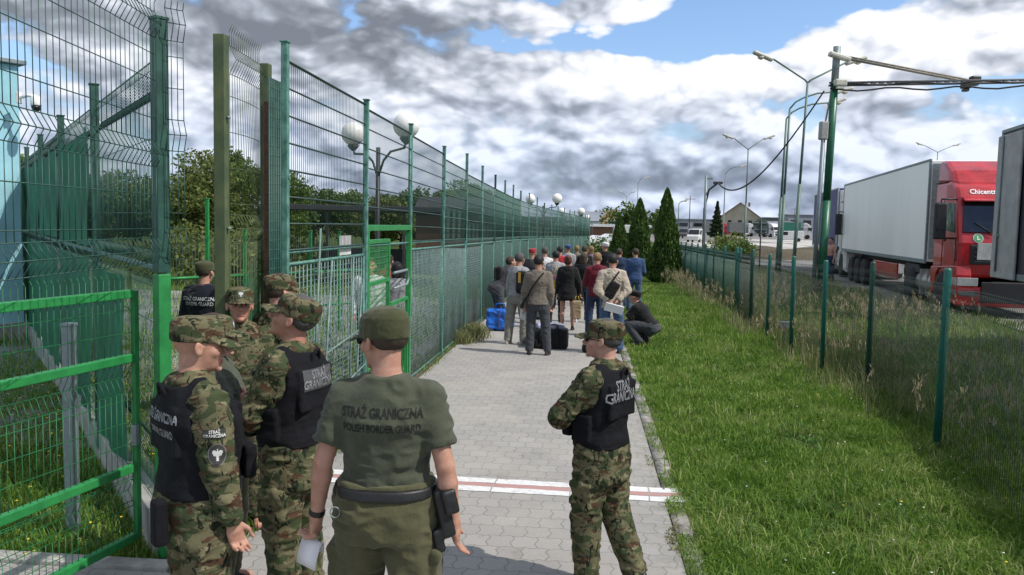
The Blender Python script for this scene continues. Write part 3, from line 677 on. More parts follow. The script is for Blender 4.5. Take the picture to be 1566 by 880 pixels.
def scatter(n, x0, x1, y0, y1, shift=True, near=None, excl=None):
    x = rng.uniform(x0, x1, n)
    y = rng.uniform(y0, y1, n) if near is None else 1/rng.uniform(1/y1, 1/y0, n)
    cl = vnoise(np.stack([x*1.3, y*1.3, x*0], 1), 3); keep = rng.uniform(0, 1, n) < .35+cl
    x, y = x[keep], y[keep]
    if shift: x = x+3.0*sstep(26, 72, y)
    return np.stack([x, y, gz(x, y)-.01], 1)
# lawn between path and right-hand fence
P = scatter(190000, .90, 4.3, 3.6, 45, near=1); P = P[vnoise(P*np.array([.9, .9, 0])+7, 61)+.25*vnoise(P*np.array([4, 4, 0]), 62) > .22+.15*rng.uniform(0, 1, len(P))]; cl = vnoise(P*np.array([1.1, 1.1, 0]), 8)
h = (.035+.085*cl*rng.uniform(.4, 1.1, len(P)))*(1+P[:, 1]*.012)*(1+.9*np.clip((P[:, 0]-2.4)/1.5, 0, 1)*(P[:, 1] < 28))
blades('grass', P, h, .0045+.0004*P[:, 1], LAWN, .9)
P = scatter(26000, .74, 1.12, 3.6, 30, near=1); keep = vnoise(P*np.array([5, 2.6, 0]), 5) > .30+1.6*np.clip(.94-P[:, 0]+3*sstep(26, 72, P[:, 1])*(P[:, 1] > 26), 0, 1)/.84*.9; P = P[keep]
blades('grass', P, rng.uniform(.03, .08, len(P)), .006+.0003*P[:, 1], LAWN, 1.1)
P = scatter(5500, .66, .80, 3.8, 9, near=1); keep = vnoise(P*np.array([2, 2.4, 0]), 25) > .60; P = P[keep]; P[:, 2] += .01
blades('moss', P, rng.uniform(.01, .028, len(P)), .012, DRY, 1.3)
# coarse tufts
c = scatter(3600, .9, 8.6, 4, 30, near=1); P = np.repeat(c, 22, 0)+np.concatenate([rng.normal(0, .045, (len(c)*22, 2)), np.zeros((len(c)*22, 1))], 1)
blades('grass', P, rng.uniform(.06, .19, len(P)), .007+.0004*P[:, 1], leafmat('tuft_blades', (.06, .14, .018), (.21, .34, .055), (.40, .42, .18), trl=.42), 1.15)
c = scatter(900, .9, 4.6, 4, 16, near=1); P = np.repeat(c, 9, 0)+np.concatenate([rng.normal(0, .03, (len(c)*9, 2)), np.zeros((len(c)*9, 1))], 1)
blades('weeds', P, rng.uniform(.04, .10, len(P)), .022, leafmat('broad_weed_leaf', (.05, .12, .025), (.12, .24, .05)), 1.3)
# rough grass beyond the fence
P = scatter(110000, 4.2, 9.9, 3.6, 50, shift=False, near=1); cl = vnoise(P*np.array([.6, .6, 0]), 12)
blades('tall_grass', P,   .08+.34*cl*rng.uniform(.3, 1, len(P)), .006+.0004*P[:, 1], leafmat('rough_grass_blades', (.07, .14, .026), (.22, .33, .08), (.42, .42, .20)), .8)
P = scatter(15000, 3.35, 5.2, 10, 48, shift=False, near=None); k_ = vnoise(P*np.array([1.2, .8, 0]), 31) > .45; P = P[k_]; P[:, 0] += .03*np.clip(P[:, 1]-14, 0, None)
blades('tall_grass', P, rng.uniform(.12, .62, len(P))*rng.uniform(.6, 1, len(P)), .007+.00022*P[:, 1], DRY, .6)
P = scatter(2600, 3.4, 8.4, 8, 42, shift=False); k_ = vnoise(P*np.array([.9, .7, 0]), 41) > .45; P = P[k_]
hh = rng.uniform(.4, .78, len(P)); blades('tall_grass', P, hh, .009, DRY, .3)
P2 = np.repeat(P, 9, 0); P2 = P2+np.stack([rng.normal(0, .02, len(P2)), rng.normal(0, .02, len(P2)), np.repeat(hh, 9)*.78*rng.uniform(.9, 1.25, len(P2))], 1)
blades('seed_heads', P2, rng.uniform(.05, .12, len(P2)), .016, SEED, .8)
# left side lawn
P = scatter(80000, -9.5, -2.75, 5.0, 14, shift=False, near=1)
blades('grass', P, rng.uniform(.03, .11, len(P)), .0065+.0006*P[:, 1], LAWN, .9)
P = scatter(26000, -30, -3, 13, 60, shift=False, near=1)
blades('grass', P, rng.uniform(.1, .35, len(P)), .02, LAWN, .9)
# dandelions, clover
def dots(name, P, r, m):
    n = len(P); V = []; k = 6
    ang = np.arange(k)*2*np.pi/k; ring = np.stack([np.cos(ang), np.sin(ang), 0*ang], 1)*r
    V = (P[:, None, :]+np.concatenate([ring, [[0, 0, r*.5]]], 0)[None]).reshape(-1, 3); b = np.arange(n)*(k+1)
    F = np.concatenate([np.stack([b+i, b+(i+1) % k, b+k], 1) for i in range(k)])
    o = link(name, npmesh(name, V, F, 3), m); o['kind'] = 'stuff'
YEL = mat('dandelion_yellow', (.75, .55, .03), .7, var=.05); WF = mat('daisy_white', (.7, .7, .66), .7, var=.05)
P = scatter(420, -7, -3, 3, 12, shift=False); P[:, 2] += .09; dots('dandelion_flowers', P, .013, YEL)
P = scatter(110, 1.2, 4, 4, 20, near=1); P[:, 2] += .085; dots('daisy_flowers', P, .009, WF)
P = scatter(24, 1.2, 4, 4, 20, near=1); P[:, 2] += .085; dots('dandelion_flowers', P, .012, YEL)
# weeds at the foot of the long fence
P = scatter(2600, -2.62, -2.30, 5, 40, shift=False, near=1); k_ = vnoise(P*np.array([1, .55, 0]), 51) > .5; P = P[k_]; P[:, 0] += 3*sstep(26, 72, P[:, 1])
blades('weeds', P, rng.uniform(.05, .16, len(P)), .012, LAWN, 1)
c = np.array([[-2.30, 15.7, -.04], [-2.2, 16.3, -.04], [-2.3, 17.0, -.04], [-2.33, 20.5, -.1]]); P = np.repeat(c, 420, 0); P = P+np.concatenate([rng.normal(0, .15, (len(P), 2)), np.zeros((len(P), 1))], 1)
blades('weeds', P, rng.uniform(.1, .34, len(P)), .016, DRY, .9)
# ------------------------------------------------------------------ trees
BARK = mat('bark', (.10, .075, .05), .9, var=.3, vscale=8, bump=.6)
def leafcloud(name, C, size, m, parent, flat=False):
    n = len(C); u = rng.normal(0, 1, (n, 3)); u /= np.linalg.norm(u, axis=1, keepdims=True); w = rng.normal(0, 1, (n, 3)); w = np.cross(u, w); w /= np.linalg.norm(w, axis=1, keepdims=True)
    if flat: u = np.tile([0, 0, 1.], (n, 1))+u*.35
    s = (size*rng.uniform(.6, 1.3, n))[:, None]; V = np.stack([C-u*s, C+w*s*.55, C+u*s, C-w*s*.55], 1).reshape(-1, 3)
    F = np.arange(n*4).reshape(-1, 4); me = npmesh(name, V, F); at_ = me.attributes.new('tone', 'FLOAT', 'POINT'); at_.data.foreach_set('value', np.repeat(rng.uniform(0, 1, n), 4).astype(np.float32))
    return link(name, me, m, parent)
LEAF1 = leafmat('broad_leaf_dark', (.04, .075, .018), (.12, .185, .045)); LEAF2 = leafmat('broad_leaf_olive', (.07, .10, .022), (.17, .20, .055)); CYP = leafmat('thuja_leaf', (.018, .045, .010), (.065, .125, .020), trl=.2); CON = leafmat('conifer_leaf', (.012, .025, .012), (.035, .060, .025))
def broad(loc, h, r, m, label, group, n=6500, lf=.17):
    t = empty('tree', loc); tag(t, label, 'tree', group)
    mb = MB(); mb.tube([(0, 0, -.2), (.05, 0, h*.3), (0, .1, h*.6), (0, 0, h*.85)], [h*.028, h*.02, h*.012, h*.004], 8)
    cl = []
    for i in range(13):
        a = random.uniform(0, 6.28); rr = r*random.uniform(.1, .75); z = h*random.uniform(.32, .88); rr *= 1.15-.7*abs(z/h-.5)*1.3
        p = (rr*math.cos(a), rr*math.sin(a), z); mb.tube([(0, 0, z*.6), tuple(.5*q for q in p[:2])+(z*.82,), p], [h*.010, h*.006, h*.003], 5); cl.append((p, r*random.uniform(.26, .5)))
    mb.build('trunk', BARK, t)
    C = []
    for p, q in cl:
        k = n//13; v = rng.normal(0, 1, (k, 3)); v /= np.linalg.norm(v, axis=1, keepdims=True); rad = q*rng.uniform(.45, 1.08, k)**.6; C.append(np.array(p)+v*rad[:, None]*np.array([1, 1, .8])*(.8+.45*vnoise(v*3+p[0], 7))[:, None])
    leafcloud('crown', np.concatenate(C), lf, m, t); return t
def cypress(loc, h, w, label, group):
    t = empty('thuja_tree', loc); tag(t, label, 'tree', group)
    MB().tube([(0, 0, -.1), (0, 0, h*.9)], [.07, .015], 8).build('trunk', BARK, t)
    n = 15000; z = rng.uniform(.0, 1, n)**1.15; prof = np.clip(np.minimum((z+.10)/.16, 1), 0, 1)*np.clip(1-z, 0, 1)**.62*1.12; a = rng.uniform(0, 2*np.pi, n)
    lump = .70+.55*vnoise(np.stack([np.cos(a)*2.6, np.sin(a)*2.6, z*7], 1), int(h*10))
    r = w/2*prof*lump*rng.uniform(.35, 1.04, n)**.45; C = np.stack([r*np.cos(a), r*np.sin(a), z*h+.05], 1)
    leafcloud('crown', C, h*.020, CYP, t, flat=True)
for px, D, h, w, lb in [(1017, 38, 4.25, 1.55, 'tallest dark green thuja at the right end of the row of three'), (976, 43, 4.0, 1.5, 'middle thuja of the row beyond the queue'), (946, 48, 3.25, 1.3, 'shortest and brightest thuja at the left end of the row')]:
    cypress(gpt(px, D), h, w, lb, 'thujas in a row')
def conifer(loc, h, w, label):
    t = empty('conifer_tree', loc); tag(t, label, 'tree'); MB().tube([(0, 0, 0), (0, 0, h)], [.15, .02], 6).build('trunk', BARK, t)
    n = 2600; z = rng.uniform(.08, 1, n); a = rng.uniform(0, 6.28, n); r = w/2*(1-z)*(.6+.5*np.abs(np.sin(z*28)))*rng.uniform(.3, 1, n)**.5
    leafcloud('crown', np.stack([r*np.cos(a), r*np.sin(a), z*h], 1), h*.035, CON, t)
conifer(gpt(1094, 150), 7.0, 3.6, 'lone dark conifer beside the brown roofed house')
TG = 'trees behind the fences on the left'
tl = [(305, 62, 7.6, 4.2, 1), (268, 70, 6.4, 3.6, 0), (345, 66, 8.6, 4.2, 0), (386, 72, 7.4, 3.8, 1), (432, 80, 7.2, 4.2, 0), (478, 86, 6.2, 3.8, 0), (520, 88, 5.8, 3.6, 0), (556, 92, 6.4, 3.4, 1), (592, 96, 6.0, 3.6, 0), (640, 100, 6.4, 3.6, 0), (612, 74, 5.4, 3.4, 0), (668, 80, 6.0, 3.4, 1), (575, 70, 5.0, 3.2, 1),
      (698, 84, 7.2, 3.0, 0), (726, 90, 7.6, 3.4, 0), (748, 96, 7.0, 3.0, 1), (30, 60, 7, 4, 0), (90, 58, 6, 4, 0), (150, 60, 5.5, 4, 1), (205, 64, 5.5, 4, 0)]
kinds = ['dense dark green broadleaf tree', 'olive yellowish broadleaf tree']
spots = {305: 'left of the tall olive posts', 268: 'just right of the tall open gate post', 345: 'highest of the wood, behind the olive post', 386: 'between the two olive posts', 432: 'behind the capped corner post', 478: 'left of the round lamps', 520: 'seen under the first globe lamp', 556: 'between the pair of near globe lamps', 592: 'behind the twin globe lamp pole', 640: 'right of the near globe lamps', 612: 'between the gate posts and the globe lamp pole', 668: 'just right of the green gate above the dark canopy', 575: 'straight behind the globe lamp pole', 698: 'seen through the long mesh fence left of its middle', 726: 'seen through the long mesh fence at its middle', 748: 'furthest along behind the long mesh fence', 30: 'behind the pale blue wall', 90: 'behind the netted fence near the blue wall', 150: 'behind the middle of the netted fence', 205: 'behind the right part of the netted fence'}
for px, D, h, r, kx in tl:
    broad(gpt(px, D), h, r, [LEAF1, LEAF2][kx], kinds[kx]+' '+spots[px], TG)
for px, D, h, r, lb in [(912, 60, 1.7, 2.2, 'low green bush in front of the white tents'), (930, 64, 1.5, 2.0, 'low bush beside the shortest thuja'), (1000, 190, 6, 5, 'dark distant tree between the thujas'), (954, 150, 6.5, 4.2, 'round dark distant tree under the twin armed lamp'), (1110, 60, 1.2, 2.4, 'yellowish scrub left of the octagonal sign'), (1128, 55, 1.0, 2, 'low scrub beyond the right hand fence'), (360, 30, 1.9, 2.6, 'grey green shrub behind the inner green fence'), (300, 32, 1.9, 2.6, 'shrub right of the tall gate post'), (420, 34, 1.7, 2.6, 'shrub behind the bundled lattice frame')]:
    broad(gpt(px, D), h, r, LEAF2 if 'yellow' in lb or 'shrub' in lb else LEAF1, lb, None, n=1500, lf=.12 if D < 70 else .35).name = 'bush' if h < 2 else 'tree'
# ------------------------------------------------------------------ fences
def wires(name, segs, m, parent, label=None):
    """segs: (p0, p1, r) -> four-sided rods in one panel mesh"""
    A = np.array([s[0] for s in segs], float); B = np.array([s[1] for s in segs], float); r = np.array([s[2] for s in segs])[:, None]
    d = B-A; d /= np.linalg.norm(d, axis=1, keepdims=True)+1e-9; up = np.where(np.abs(d[:, 2:3]) > .9, [[1., 0, 0]], [[0, 0, 1.]]); a = np.cross(d, up); a /= np.linalg.norm(a, axis=1, keepdims=True); b = np.cross(d, a)
    V = np.stack([A+a*r, A+b*r, A-a*r, A-b*r, B+a*r, B+b*r, B-a*r, B-b*r], 1).reshape(-1, 3); k = (np.arange(len(A))*8)[:, None, None]
    F = (k+np.array([[0, 1, 5, 4], [1, 2, 6, 5], [2, 3, 7, 6], [3, 0, 4, 7], [3, 2, 1, 0], [4, 5, 6, 7]])[None]).reshape(-1, 4)
    return link(name, npmesh(name, V, F), m, parent)
def panel(p0, p1, z0, z1, sp, rv, hz, rh, fold=(), prong=0, amp=.05, top=None, bow=0, seed=0, out=1):
    """vertical and horizontal wires of one welded panel, with V folds and top prongs"""
    p0 = np.array(p0, float); p1 = np.array(p1, float); L_ = np.linalg.norm((p1-p0)[:2]); t = (p1-p0)[:2]/L_; nrm = np.array([t[1], -t[0]])*out; rs = np.random.default_rng(seed)
    top = top if top is not None else (z1, z1); S_ = []
    def off(z):
        for f in fold:
            if abs(z-f) < .0999: return amp*(1-abs(z-f)/.1)
        return 0
    n = max(2, int(round(L_/sp))); zk = sorted({z0, z1}|{q for f in fold for q in (f-.1, f, f+.1)})
    def P(u, z, extra=0):
        w = off(z)+extra+bow*math.sin(math.pi*u)*math.sin(math.pi*(z-z0)/(z1-z0)); q = p0[:2]+(p1-p0)[:2]*u+nrm*w; zz = z0+(z-z0)*((top[0]*(1-u)+top[1]*u)-z0)/(z1-z0)
        return (q[0], q[1], zz+p0[2]*(1-u)+p1[2]*u)
    for i in range(n+1):
        u = i/n
        for a, b in zip(zk[:-1], zk[1:]): S_.append((P(u, a), P(u, b), rv))
        if prong: S_.append((P(u, z1), P(u, z1, -.0) if prong < 0 else P(u, z1+prong, .02), rv))
    zz = list(hz)+[q for f in fold for q in (f-.1, f, f+.1)]
    for z in zz:
        m_ = 6 if bow else 1
        for i in range(m_): S_.append((P(i/m_, z), P((i+1)/m_, z), rh))
    return S_
def sqpost(name, loc, h, w, m, parent, cap=True, z0=-.1, rz=0, lean=0):
    mb = MB(); mb.box((0, 0, (h+z0)/2), (w, w, h-z0), .006)
    if cap: mb.box((0, 0, h+.008), (w+.016, w+.016, .016), .004)
    for k in range(3): mb.box((w/2+.004, 0, .4+k*h*.3), (.012, .03, .03), .003)
    o = mb.build(name, m, parent); o.location = loc; o.rotation_euler = (lean, lean*.6, rz); return o
# long tall mesh fence on the left
def fpt(y): x = -2.44+pathx(y); return (x, y, float(gz(x, y)))
f = empty('tall_mesh_fence', fpt(6.6)); tag(f, 'long tall teal mesh fence running along the left of the path', 'fence')
f0 = Vector(f.location); rel = lambda p: (p[0]-f0.x, p[1]-f0.y, p[2]-f0.z)
FY = [6.55, 9.0, 11.4, 14.1, 16.9]; 
while FY[-1] < 68: FY.append(FY[-1]+2.75)
for i, y in enumerate(FY):
    p = fpt(y); hgt = 3.62 if i in (1, 2, 3) else (3.74 if i < 12 else 3.60); hgt += random.uniform(-.04, .04)
    m = RUST if i in (4, 8) and i == 99 else (STEEL_TEAL if i % 3 or i < 4 else STEEL_DKGREEN)
    o = sqpost('post', rel(p), hgt, .055, m, f, lean=random.uniform(-.008, .008))
for i in range(len(FY)-1):
    a, b = rel(fpt(FY[i]+.035)), rel(fpt(FY[i+1]-.035)); gate = (i == 1)
    zt = (3.56, 3.52, 3.50, 3.42)[i] if i < 4 else 3.36; far = i > 7
    # upper tier: tube frame, thick rails, thin uprights
    seg = []; S1 = panel(a, b, 2.20 if gate else 2.0, zt, .05 if i < 9 else .075, .0024 if i < 6 else .0034, [], .0, seed=i)
    S2 = []
    for z in np.linspace(2.22 if gate else 2.02, zt, 7 if gate else 8):
        S2.append(((a[0]+.012, a[1], a[2]+z), (b[0]+.012, b[1], b[2]+z), .0085 if i < 5 else .007))
    wires('mesh_panel', S1+S2, WIRE_DK if i < 3 else WIRE_MID, f)
    fr = [((a[0], a[1], a[2]+2.0), (a[0], a[1], a[2]+zt), .016), ((b[0], b[1], b[2]+2.0), (b[0], b[1], b[2]+zt), .016), ((a[0], a[1], a[2]+zt), (b[0], b[1], b[2]+zt), .014), ((a[0], a[1], a[2]+2.0), (b[0], b[1], b[2]+2.0), .014)]
    wires('panel_frame', fr, STEEL_DKGREEN if i % 4 == 3 else STEEL_TEAL, f)
    if not gate:
        bow = .05 if i in (4, 5) else .015
        if i == 4: S3 = panel(a, b, .04, 1.84, .10, .0032, np.arange(.1, 1.84, .05), .0028, bow=bow, seed=i)
        else: S3 = panel(a, b, .04, 1.88, .10 if i < 9 else .12, .0060 if i < 4 else .005, np.arange(.08, 1.86, .05 if i < 9 else .08), .0026 if i < 9 else .0035, bow=bow, seed=i, top=(1.88, 1.88-.06*(i % 2)))
        wires('mesh_panel', S3, WIRE_TEAL if i < 5 else WIRE_MID, f)
        zz = 1.90
        fr = [((a[0], a[1], a[2]+.04), (a[0], a[1], a[2]+zz), .017), ((b[0], b[1], b[2]+.04), (b[0], b[1], b[2]+zz), .017), ((a[0], a[1], a[2]+zz), (b[0], b[1], b[2]+zz), .017), ((a[0], a[1], a[2]+.05), (b[0], b[1], b[2]+.05), .013)]
        wires('panel_frame', fr, STEEL_TEAL, f)
    # second layer of fine green mesh wired behind the panels
    if i > 2:
        a2 = (a[0]-.05, a[1], a[2]); b2 = (b[0]-.05, b[1], b[2]); wires('backing_mesh', panel(a2, b2, .02, 2.55+.25*math.sin(i), .055 if i < 8 else .07, .0022 if i < 8 else .004, np.arange(.1, 2.5, .2), .002, seed=i), WIRE_MID, f)
# loose lattice frames and notice on the first panel
ws = []
for k, (y0, dx) in enumerate([(7.05, .0), (7.30, .03), (8.4, .02)]):
    ws += [((.05, y0-6.6, .05), (.05+dx, y0-6.6+.25, 2.2-.3*k), .011)]
ws += [((.06, .5, 1.0), (.06, 2.2, 1.12), .010), ((.06, .9, .55), (.06, 2.3, .70), .010), ((.06, 1.6, .3), (.06, 1.75, 1.9), .010)]
wires('loose_frame', ws, WIRE_TEAL, f)
MB().box((-.03, 1.75, 2.02), (.008, .40, .20), .002).build('notice_board', mat('notice_white', (.70, .70, .68), .5), f)
# tall stack of rusty lattice between the gate leaf and the corner post
lx = empty('lattice_bundle', (-2.47, 6.28, 0)); tag(lx, 'narrow rusty ladder lattice standing against the capped corner post', 'lattice')
wires('ladder_mesh', [((0, k*.045, .05), (0, k*.045, 3.38), .009) for k in range(6)]+[((0, 0, z), (0, .225, z), .006) for z in np.arange(.08, 3.38, .075)], STEEL_DKGREEN, lx)
MB().box((-.05, .09, 1.6), (.045, .05, 3.2), .004).build('rusty_upright', RUST, lx)
# green gate in the long fence
g = empty('pedestrian_gate', fpt(9.0)); tag(g, 'bright green gate with one leaf open in the long mesh fence', 'gate')
GH = 2.17; gl = 2.33
MB().box((0, .06, GH/2), (.07, .06, GH), .005).box((0, gl, GH/2), (.07, .06, GH), .005).box((0, gl/2, GH+.03), (.07, gl+.06, .07), .005).build('gate_frame', STEEL_GREEN, g)
mb = MB()
for y in (.12, 1.12): mb.box((.0, y, 1.05), (.045, .05, 2.02), .004)
for z in (.06, 1.0, 1.55, 2.04): mb.box((0, .62, z), (.04, .95, .05), .004)
lf = mb.build('gate_leaf', STEEL_GREEN, g)
wires('leaf_mesh', [((0, .14+.05*k, .08), (0, .14+.05*k, 2.02), .0028) for k in range(20)]+[((0.006, .14, z), (0.006, 1.10, z), .0045) for z in np.arange(.12, 2.0, .075)], STEEL_GREEN, lf)
mb = MB()
for y in (1.22, 2.24): mb.box((.0, y, .62), (.045, .05, 1.2), .004)
for z in (.06, 1.22, 1.0, .78): mb.box((0, 1.73, z), (.04, 1.0, .05), .004)
for k in range(8): mb.box((0, 1.30+.12*k, .62), (.012, .02, 1.1), .002)
lf = mb.build('half_gate', STEEL_GREEN, g)
MB().tube([(.03, 1.30, 1.62), (.03, 2.1, 1.62), (.03, 2.2, 1.50), (.03, 2.1, 1.42), (.03, 1.30, 1.42)], .018, 8).build('hand_rail', GALV, g)
MB().box((.03, 1.17, 1.05), (.05, .07, .18), .006).build('lock_box', STEEL_GREEN, g)
# ---- netted fence going back on the far left
A0 = at(247, 400, 5.35); A0.z = 0; DR = Vector((at(40, 400, 16).x-A0.x, at(40, 400, 16).y-A0.y, 0)).normalized()
nf = empty('netted_fence', A0); tag(nf, 'tall fence with dark green privacy net running back towards the pale blue wall', 'fence')
nf['label'] = 'tall fence with dark green privacy net running back towards the blue wall'
mb = MB().box((0, 0, 2.72), (.085, .085, 1.62), .006); mb.box((.0, 0, 3.54), (.095, .095, .02), .004); mb.build('post', STEEL_DKGREEN, nf).rotation_euler.z = -.6
mb = MB().box((0, 0, .95), (.085, .085, 1.9), .006); mb.build('gate_post', STEEL_GREEN, nf).rotation_euler.z = -.6
NP = 7; SPC = 3.0
for i in range(NP):
    d = DR*(SPC*i)
    if i: sqpost('post', d, 3.5, .075, STEEL_DKGREEN, nf, rz=math.atan2(DR.y, DR.x))
    a = DR*(SPC*i+.05); b = DR*(SPC*(i+1)-.05)
    if i == NP-1: sqpost('post', DR*(SPC*NP), 3.5, .075, STEEL_DKGREEN, nf, rz=math.atan2(DR.y, DR.x))
    wires('mesh_panel', panel(a, b, .1, 3.30, .05 if i < 3 else .07, .0026 if i < 2 else .0035, np.arange(.3, 3.3, .25), .003, fold=(.65, 1.95, 3.15), prong=.03, seed=i), STEEL_DKGREEN if i < 2 else WIRE_DK, nf)
    q = np.array([(a.x, a.y), (b.x, b.y)]); nn = Vector((-DR.y, DR.x, 0))*.03
    if i >= 1 or True:
        # rippled net, split in an upper and a lower sheet; the first bay has only the lower one
        for zlo, zhi in ([(1.98, 3.12), (.12, 1.88)] if i else [(.12, 1.85)]):
            V = []; nx_, nz_ = 30, 10
            for jz in range(nz_+1):
                for jx in range(nx_+1):
                    u = (jx/nx_ if i else .38+.62*jx/nx_); w = jz/nz_; p = a.lerp(b, u); rip = .02*math.sin(u*23+i)+.015*math.sin(u*9+w*7); sag = -.05*math.sin(u*math.pi)*w
                    V.append((p.x+nn.x*(1.5+rip*30), p.y+nn.y*(1.5+rip*30), zlo+(zhi-zlo)*w+sag))
            F = [(jz*(nx_+1)+jx, jz*(nx_+1)+jx+1, (jz+1)*(nx_+1)+jx+1, (jz+1)*(nx_+1)+jx) for jz in range(nz_) for jx in range(nx_)]
            link('privacy_net', npmesh('privacy_net', V, F), NET, nf, True)
    mid = (a+b)/2; MB().box((mid.x, mid.y, 1.93), (2.9, .025, .03), .004, Matrix.Rotation(math.atan2(DR.y, DR.x), 3, 'Z')).build('rail', STEEL_DKGREEN, nf)
mid = DR*(SPC*NP/2); mb = MB().box((mid.x-.10*DR.y*0, mid.y, .10), (SPC*NP, .14, .36), .01, Matrix.Rotation(math.atan2(DR.y, DR.x), 3, 'Z')); mb.build('concrete_plinth', CONC, nf)
# ---- upper mesh fence over the gate opening, coming towards the camera
A1 = A0; DN = Vector((at(0, 300, 3.57).x-A1.x, at(0, 300, 3.57).y-A1.y, 0)).normalized()
uf = empty('overhead_mesh_fence', A1+DN*.05); tag(uf, 'tall wide mesh panels with curved prongs over the open green gate at left edge', 'fence')
for k in range(3):
    a = DN*(.02+1.9*k); b = DN*(1.9*k+1.88)
    wires('mesh_panel', panel(a, b, 1.98, 4.02, .062, .0028, (2.25, 2.52, 3.12, 3.42, 3.62), .0032, fold=(2.08, 2.84, 3.85), prong=.05, amp=.045, seed=k, out=-1, top=(3.62, 3.62)), STEEL_DKGREEN, uf)
sqpost('post', DN*5.7, 3.6, .08, STEEL_DKGREEN, uf)
wires('spare_prongs', panel(Vector((.05, .02, 0)), Vector((.13, .10, 0)), 2.0, 3.6, .04, .003, np.arange(2.1, 3.6, .2), .003, fold=(2.1, 2.8, 3.5), prong=.05, amp=.05), STEEL_DKGREEN, uf)
# ---- open green gate leaf in the left foreground
G0 = at(208, 640, 5.45); G0.z = 0; G1 = at(0, 640, 4.42); G1.z = 0; DG = (G1-G0).normalized(); LG = 2.5
gg = empty('green_gate_leaf', G0); tag(gg, 'wide bright green gate leaf with wire mesh swung open at the left', 'gate')
RG = Matrix.Rotation(math.atan2(DG.y, DG.x), 3, 'Z')
def gb(u, z, lu, lz, t=.05): return (tuple(DG*u+Vector((0, 0, z))), (lu, t, lz))
mb = MB()
for u in (.0, LG):
    c, d = gb(u, .93, .045, 1.70, .04); mb.box(c, d, .006, RG)
for z in (.10, .58, 1.33, 1.76):
    c, d = gb(LG/2, z, LG-.055, .055); mb.box(c, d, .006, RG)
mb.build('gate_frame', STEEL_GREEN, gg)
wires('mesh_panel', panel(DG*.03, DG*(LG-.03), .12, 1.86, .05, .0026, (.2, .35, .5, .75, .9, 1.05, 1.5, 1.65), .003, fold=(.42, 1.20), prong=.03, amp=.045), WIRE_GATE, gg)
MB().box((0, 0, .80), (.04, .07, .14), .004).build('latch', GALV, gg)
gp = gpt(103, 5.75); o = MB().box((0, 0, .74), (.075, .075, 1.5), .006).box((0, 0, 1.50), (.085, .085, .02), .003).box((.03, -.04, 1.42), (.03, .01, .08), .002).build('gate_stop_post', GALV); o.location = gp; tag(o, 'short galvanised post standing in the lawn behind the green gate leaf', 'post')
# ---- olive posts and folded leaf at the opening
op = empty('bent_gate_leaf', gpt(340, 6.0)); tag(op, 'narrow mesh gate leaf with bent wires between two tall olive posts', 'gate')
o0 = Vector(op.location); o1 = gpt(407, 6.75)-o0
MB().box((0, 0, 1.75), (.085, .085, 3.68), .006).build('post', STEEL_OLIVE, op); MB().box((o1.x, o1.y, 1.72), (.075, .075, 3.62), .006).build('post', STEEL_OLIVE, op)
wires('mesh_panel', panel(Vector((.05, .03, 0)), o1-Vector((.04, .04, 0)), .2, 3.62, .045, .0026, np.arange(.3, 3.4, .26), .003, fold=(1.0, 2.2, 3.42), prong=.05, amp=.05, bow=.05), STEEL_OLIVE, op)
MB().quad((.06, .05, 1.0), (o1.x-.04, o1.y-.02, 1.0), (o1.x-.05, o1.y-.02, 2.05), (.10, .12, 1.75)).build('torn_net', NET, op)
for k in range(4): MB().tube([(.045, -.01, .6+k*.8), (.07, -.01, .6+k*.8)], .012, 6).build('hinge', GALV, op)
# ---- inner low green fence and rails behind
inf = empty('inner_mesh_fence', gpt(255, 14)); tag(inf, 'low green mesh fence with rails further back behind the opening', 'fence')
i0 = Vector(inf.location); i1 = gpt(560, 18)-i0; nseg = 6
for k in range(nseg+1): sqpost('post', i1*(k/nseg), 2.65 if k in (0, 1) else 2.1, .06, STEEL_GREEN, inf)
for k in range(nseg):
    a = i1*(k/nseg); b = i1*((k+1)/nseg); wires('mesh_panel', panel(a, b, .1, 2.0, .06, .003, np.arange(.3, 2, .3), .003, seed=k), WIRE_DK, inf)
    for z in (.55, 1.25): wires('rail', [((a.x, a.y, z), (b.x, b.y, z), .028)], STEEL_GREEN, inf)
# ---- right fence: round-topped posts and fine mesh
def rx(y): return 4.02+.028*max(0, y-14)
rf = empty('low_mesh_fence', (rx(8.7), 8.7, 0)); tag(rf, 'low green mesh fence with rounded posts along the right of the lawn', 'fence'); r0 = Vector(rf.location)
RY = [3.4, 5.9, 8.72, 11.9, 13.45, 15.1, 17.6, 19.4, 21.2, 23.2, 25.6, 28, 30.5, 33, 35.5, 38, 40.5, 43, 45.5, 48]
RP = [Vector((rx(y)+(.35 if i == 2 else 0)+(0 if i > 2 else 0), y, float(gz(rx(y), y)))) for i, y in enumerate(RY)]
RP[2] = gpt(1450, 8.42); RP[3] = gpt(1337, 11.8); RP[4] = gpt(1265, 13.2); RP[5] = gpt(1216, 14.8); RP[1] = gpt(1610, 5.9); RP[0] = gpt(1800, 3.6); RP[6] = gpt(1178, 17.4); RP[7] = gpt(1152, 19.4); RP[8] = gpt(1131, 21.4)
for i, p in enumerate(RP):
    hh = (1.92, 1.92, 1.92, 1.87, 1.84, 1.86, 1.84)[i] if i < 7 else 1.90; w = .075 if i != 7 else .10
    mb = MB(); n = 16; mb.lathe([(w/2, -.1), (w/2, hh-.03), (w*.42, hh-.008), (w*.2, hh)], seg=14)
    for k in range(5): mb.box((-w/2-.003, 0, .35+k*.35), (.012, .02, .03), .003)
    o = mb.build('post', STEEL_POST if i % 4 != 3 else STEEL_DKGREEN, rf); o.location = p-r0; o.rotation_euler = (random.uniform(-.012, .012), random.uniform(-.012, .012), 0)
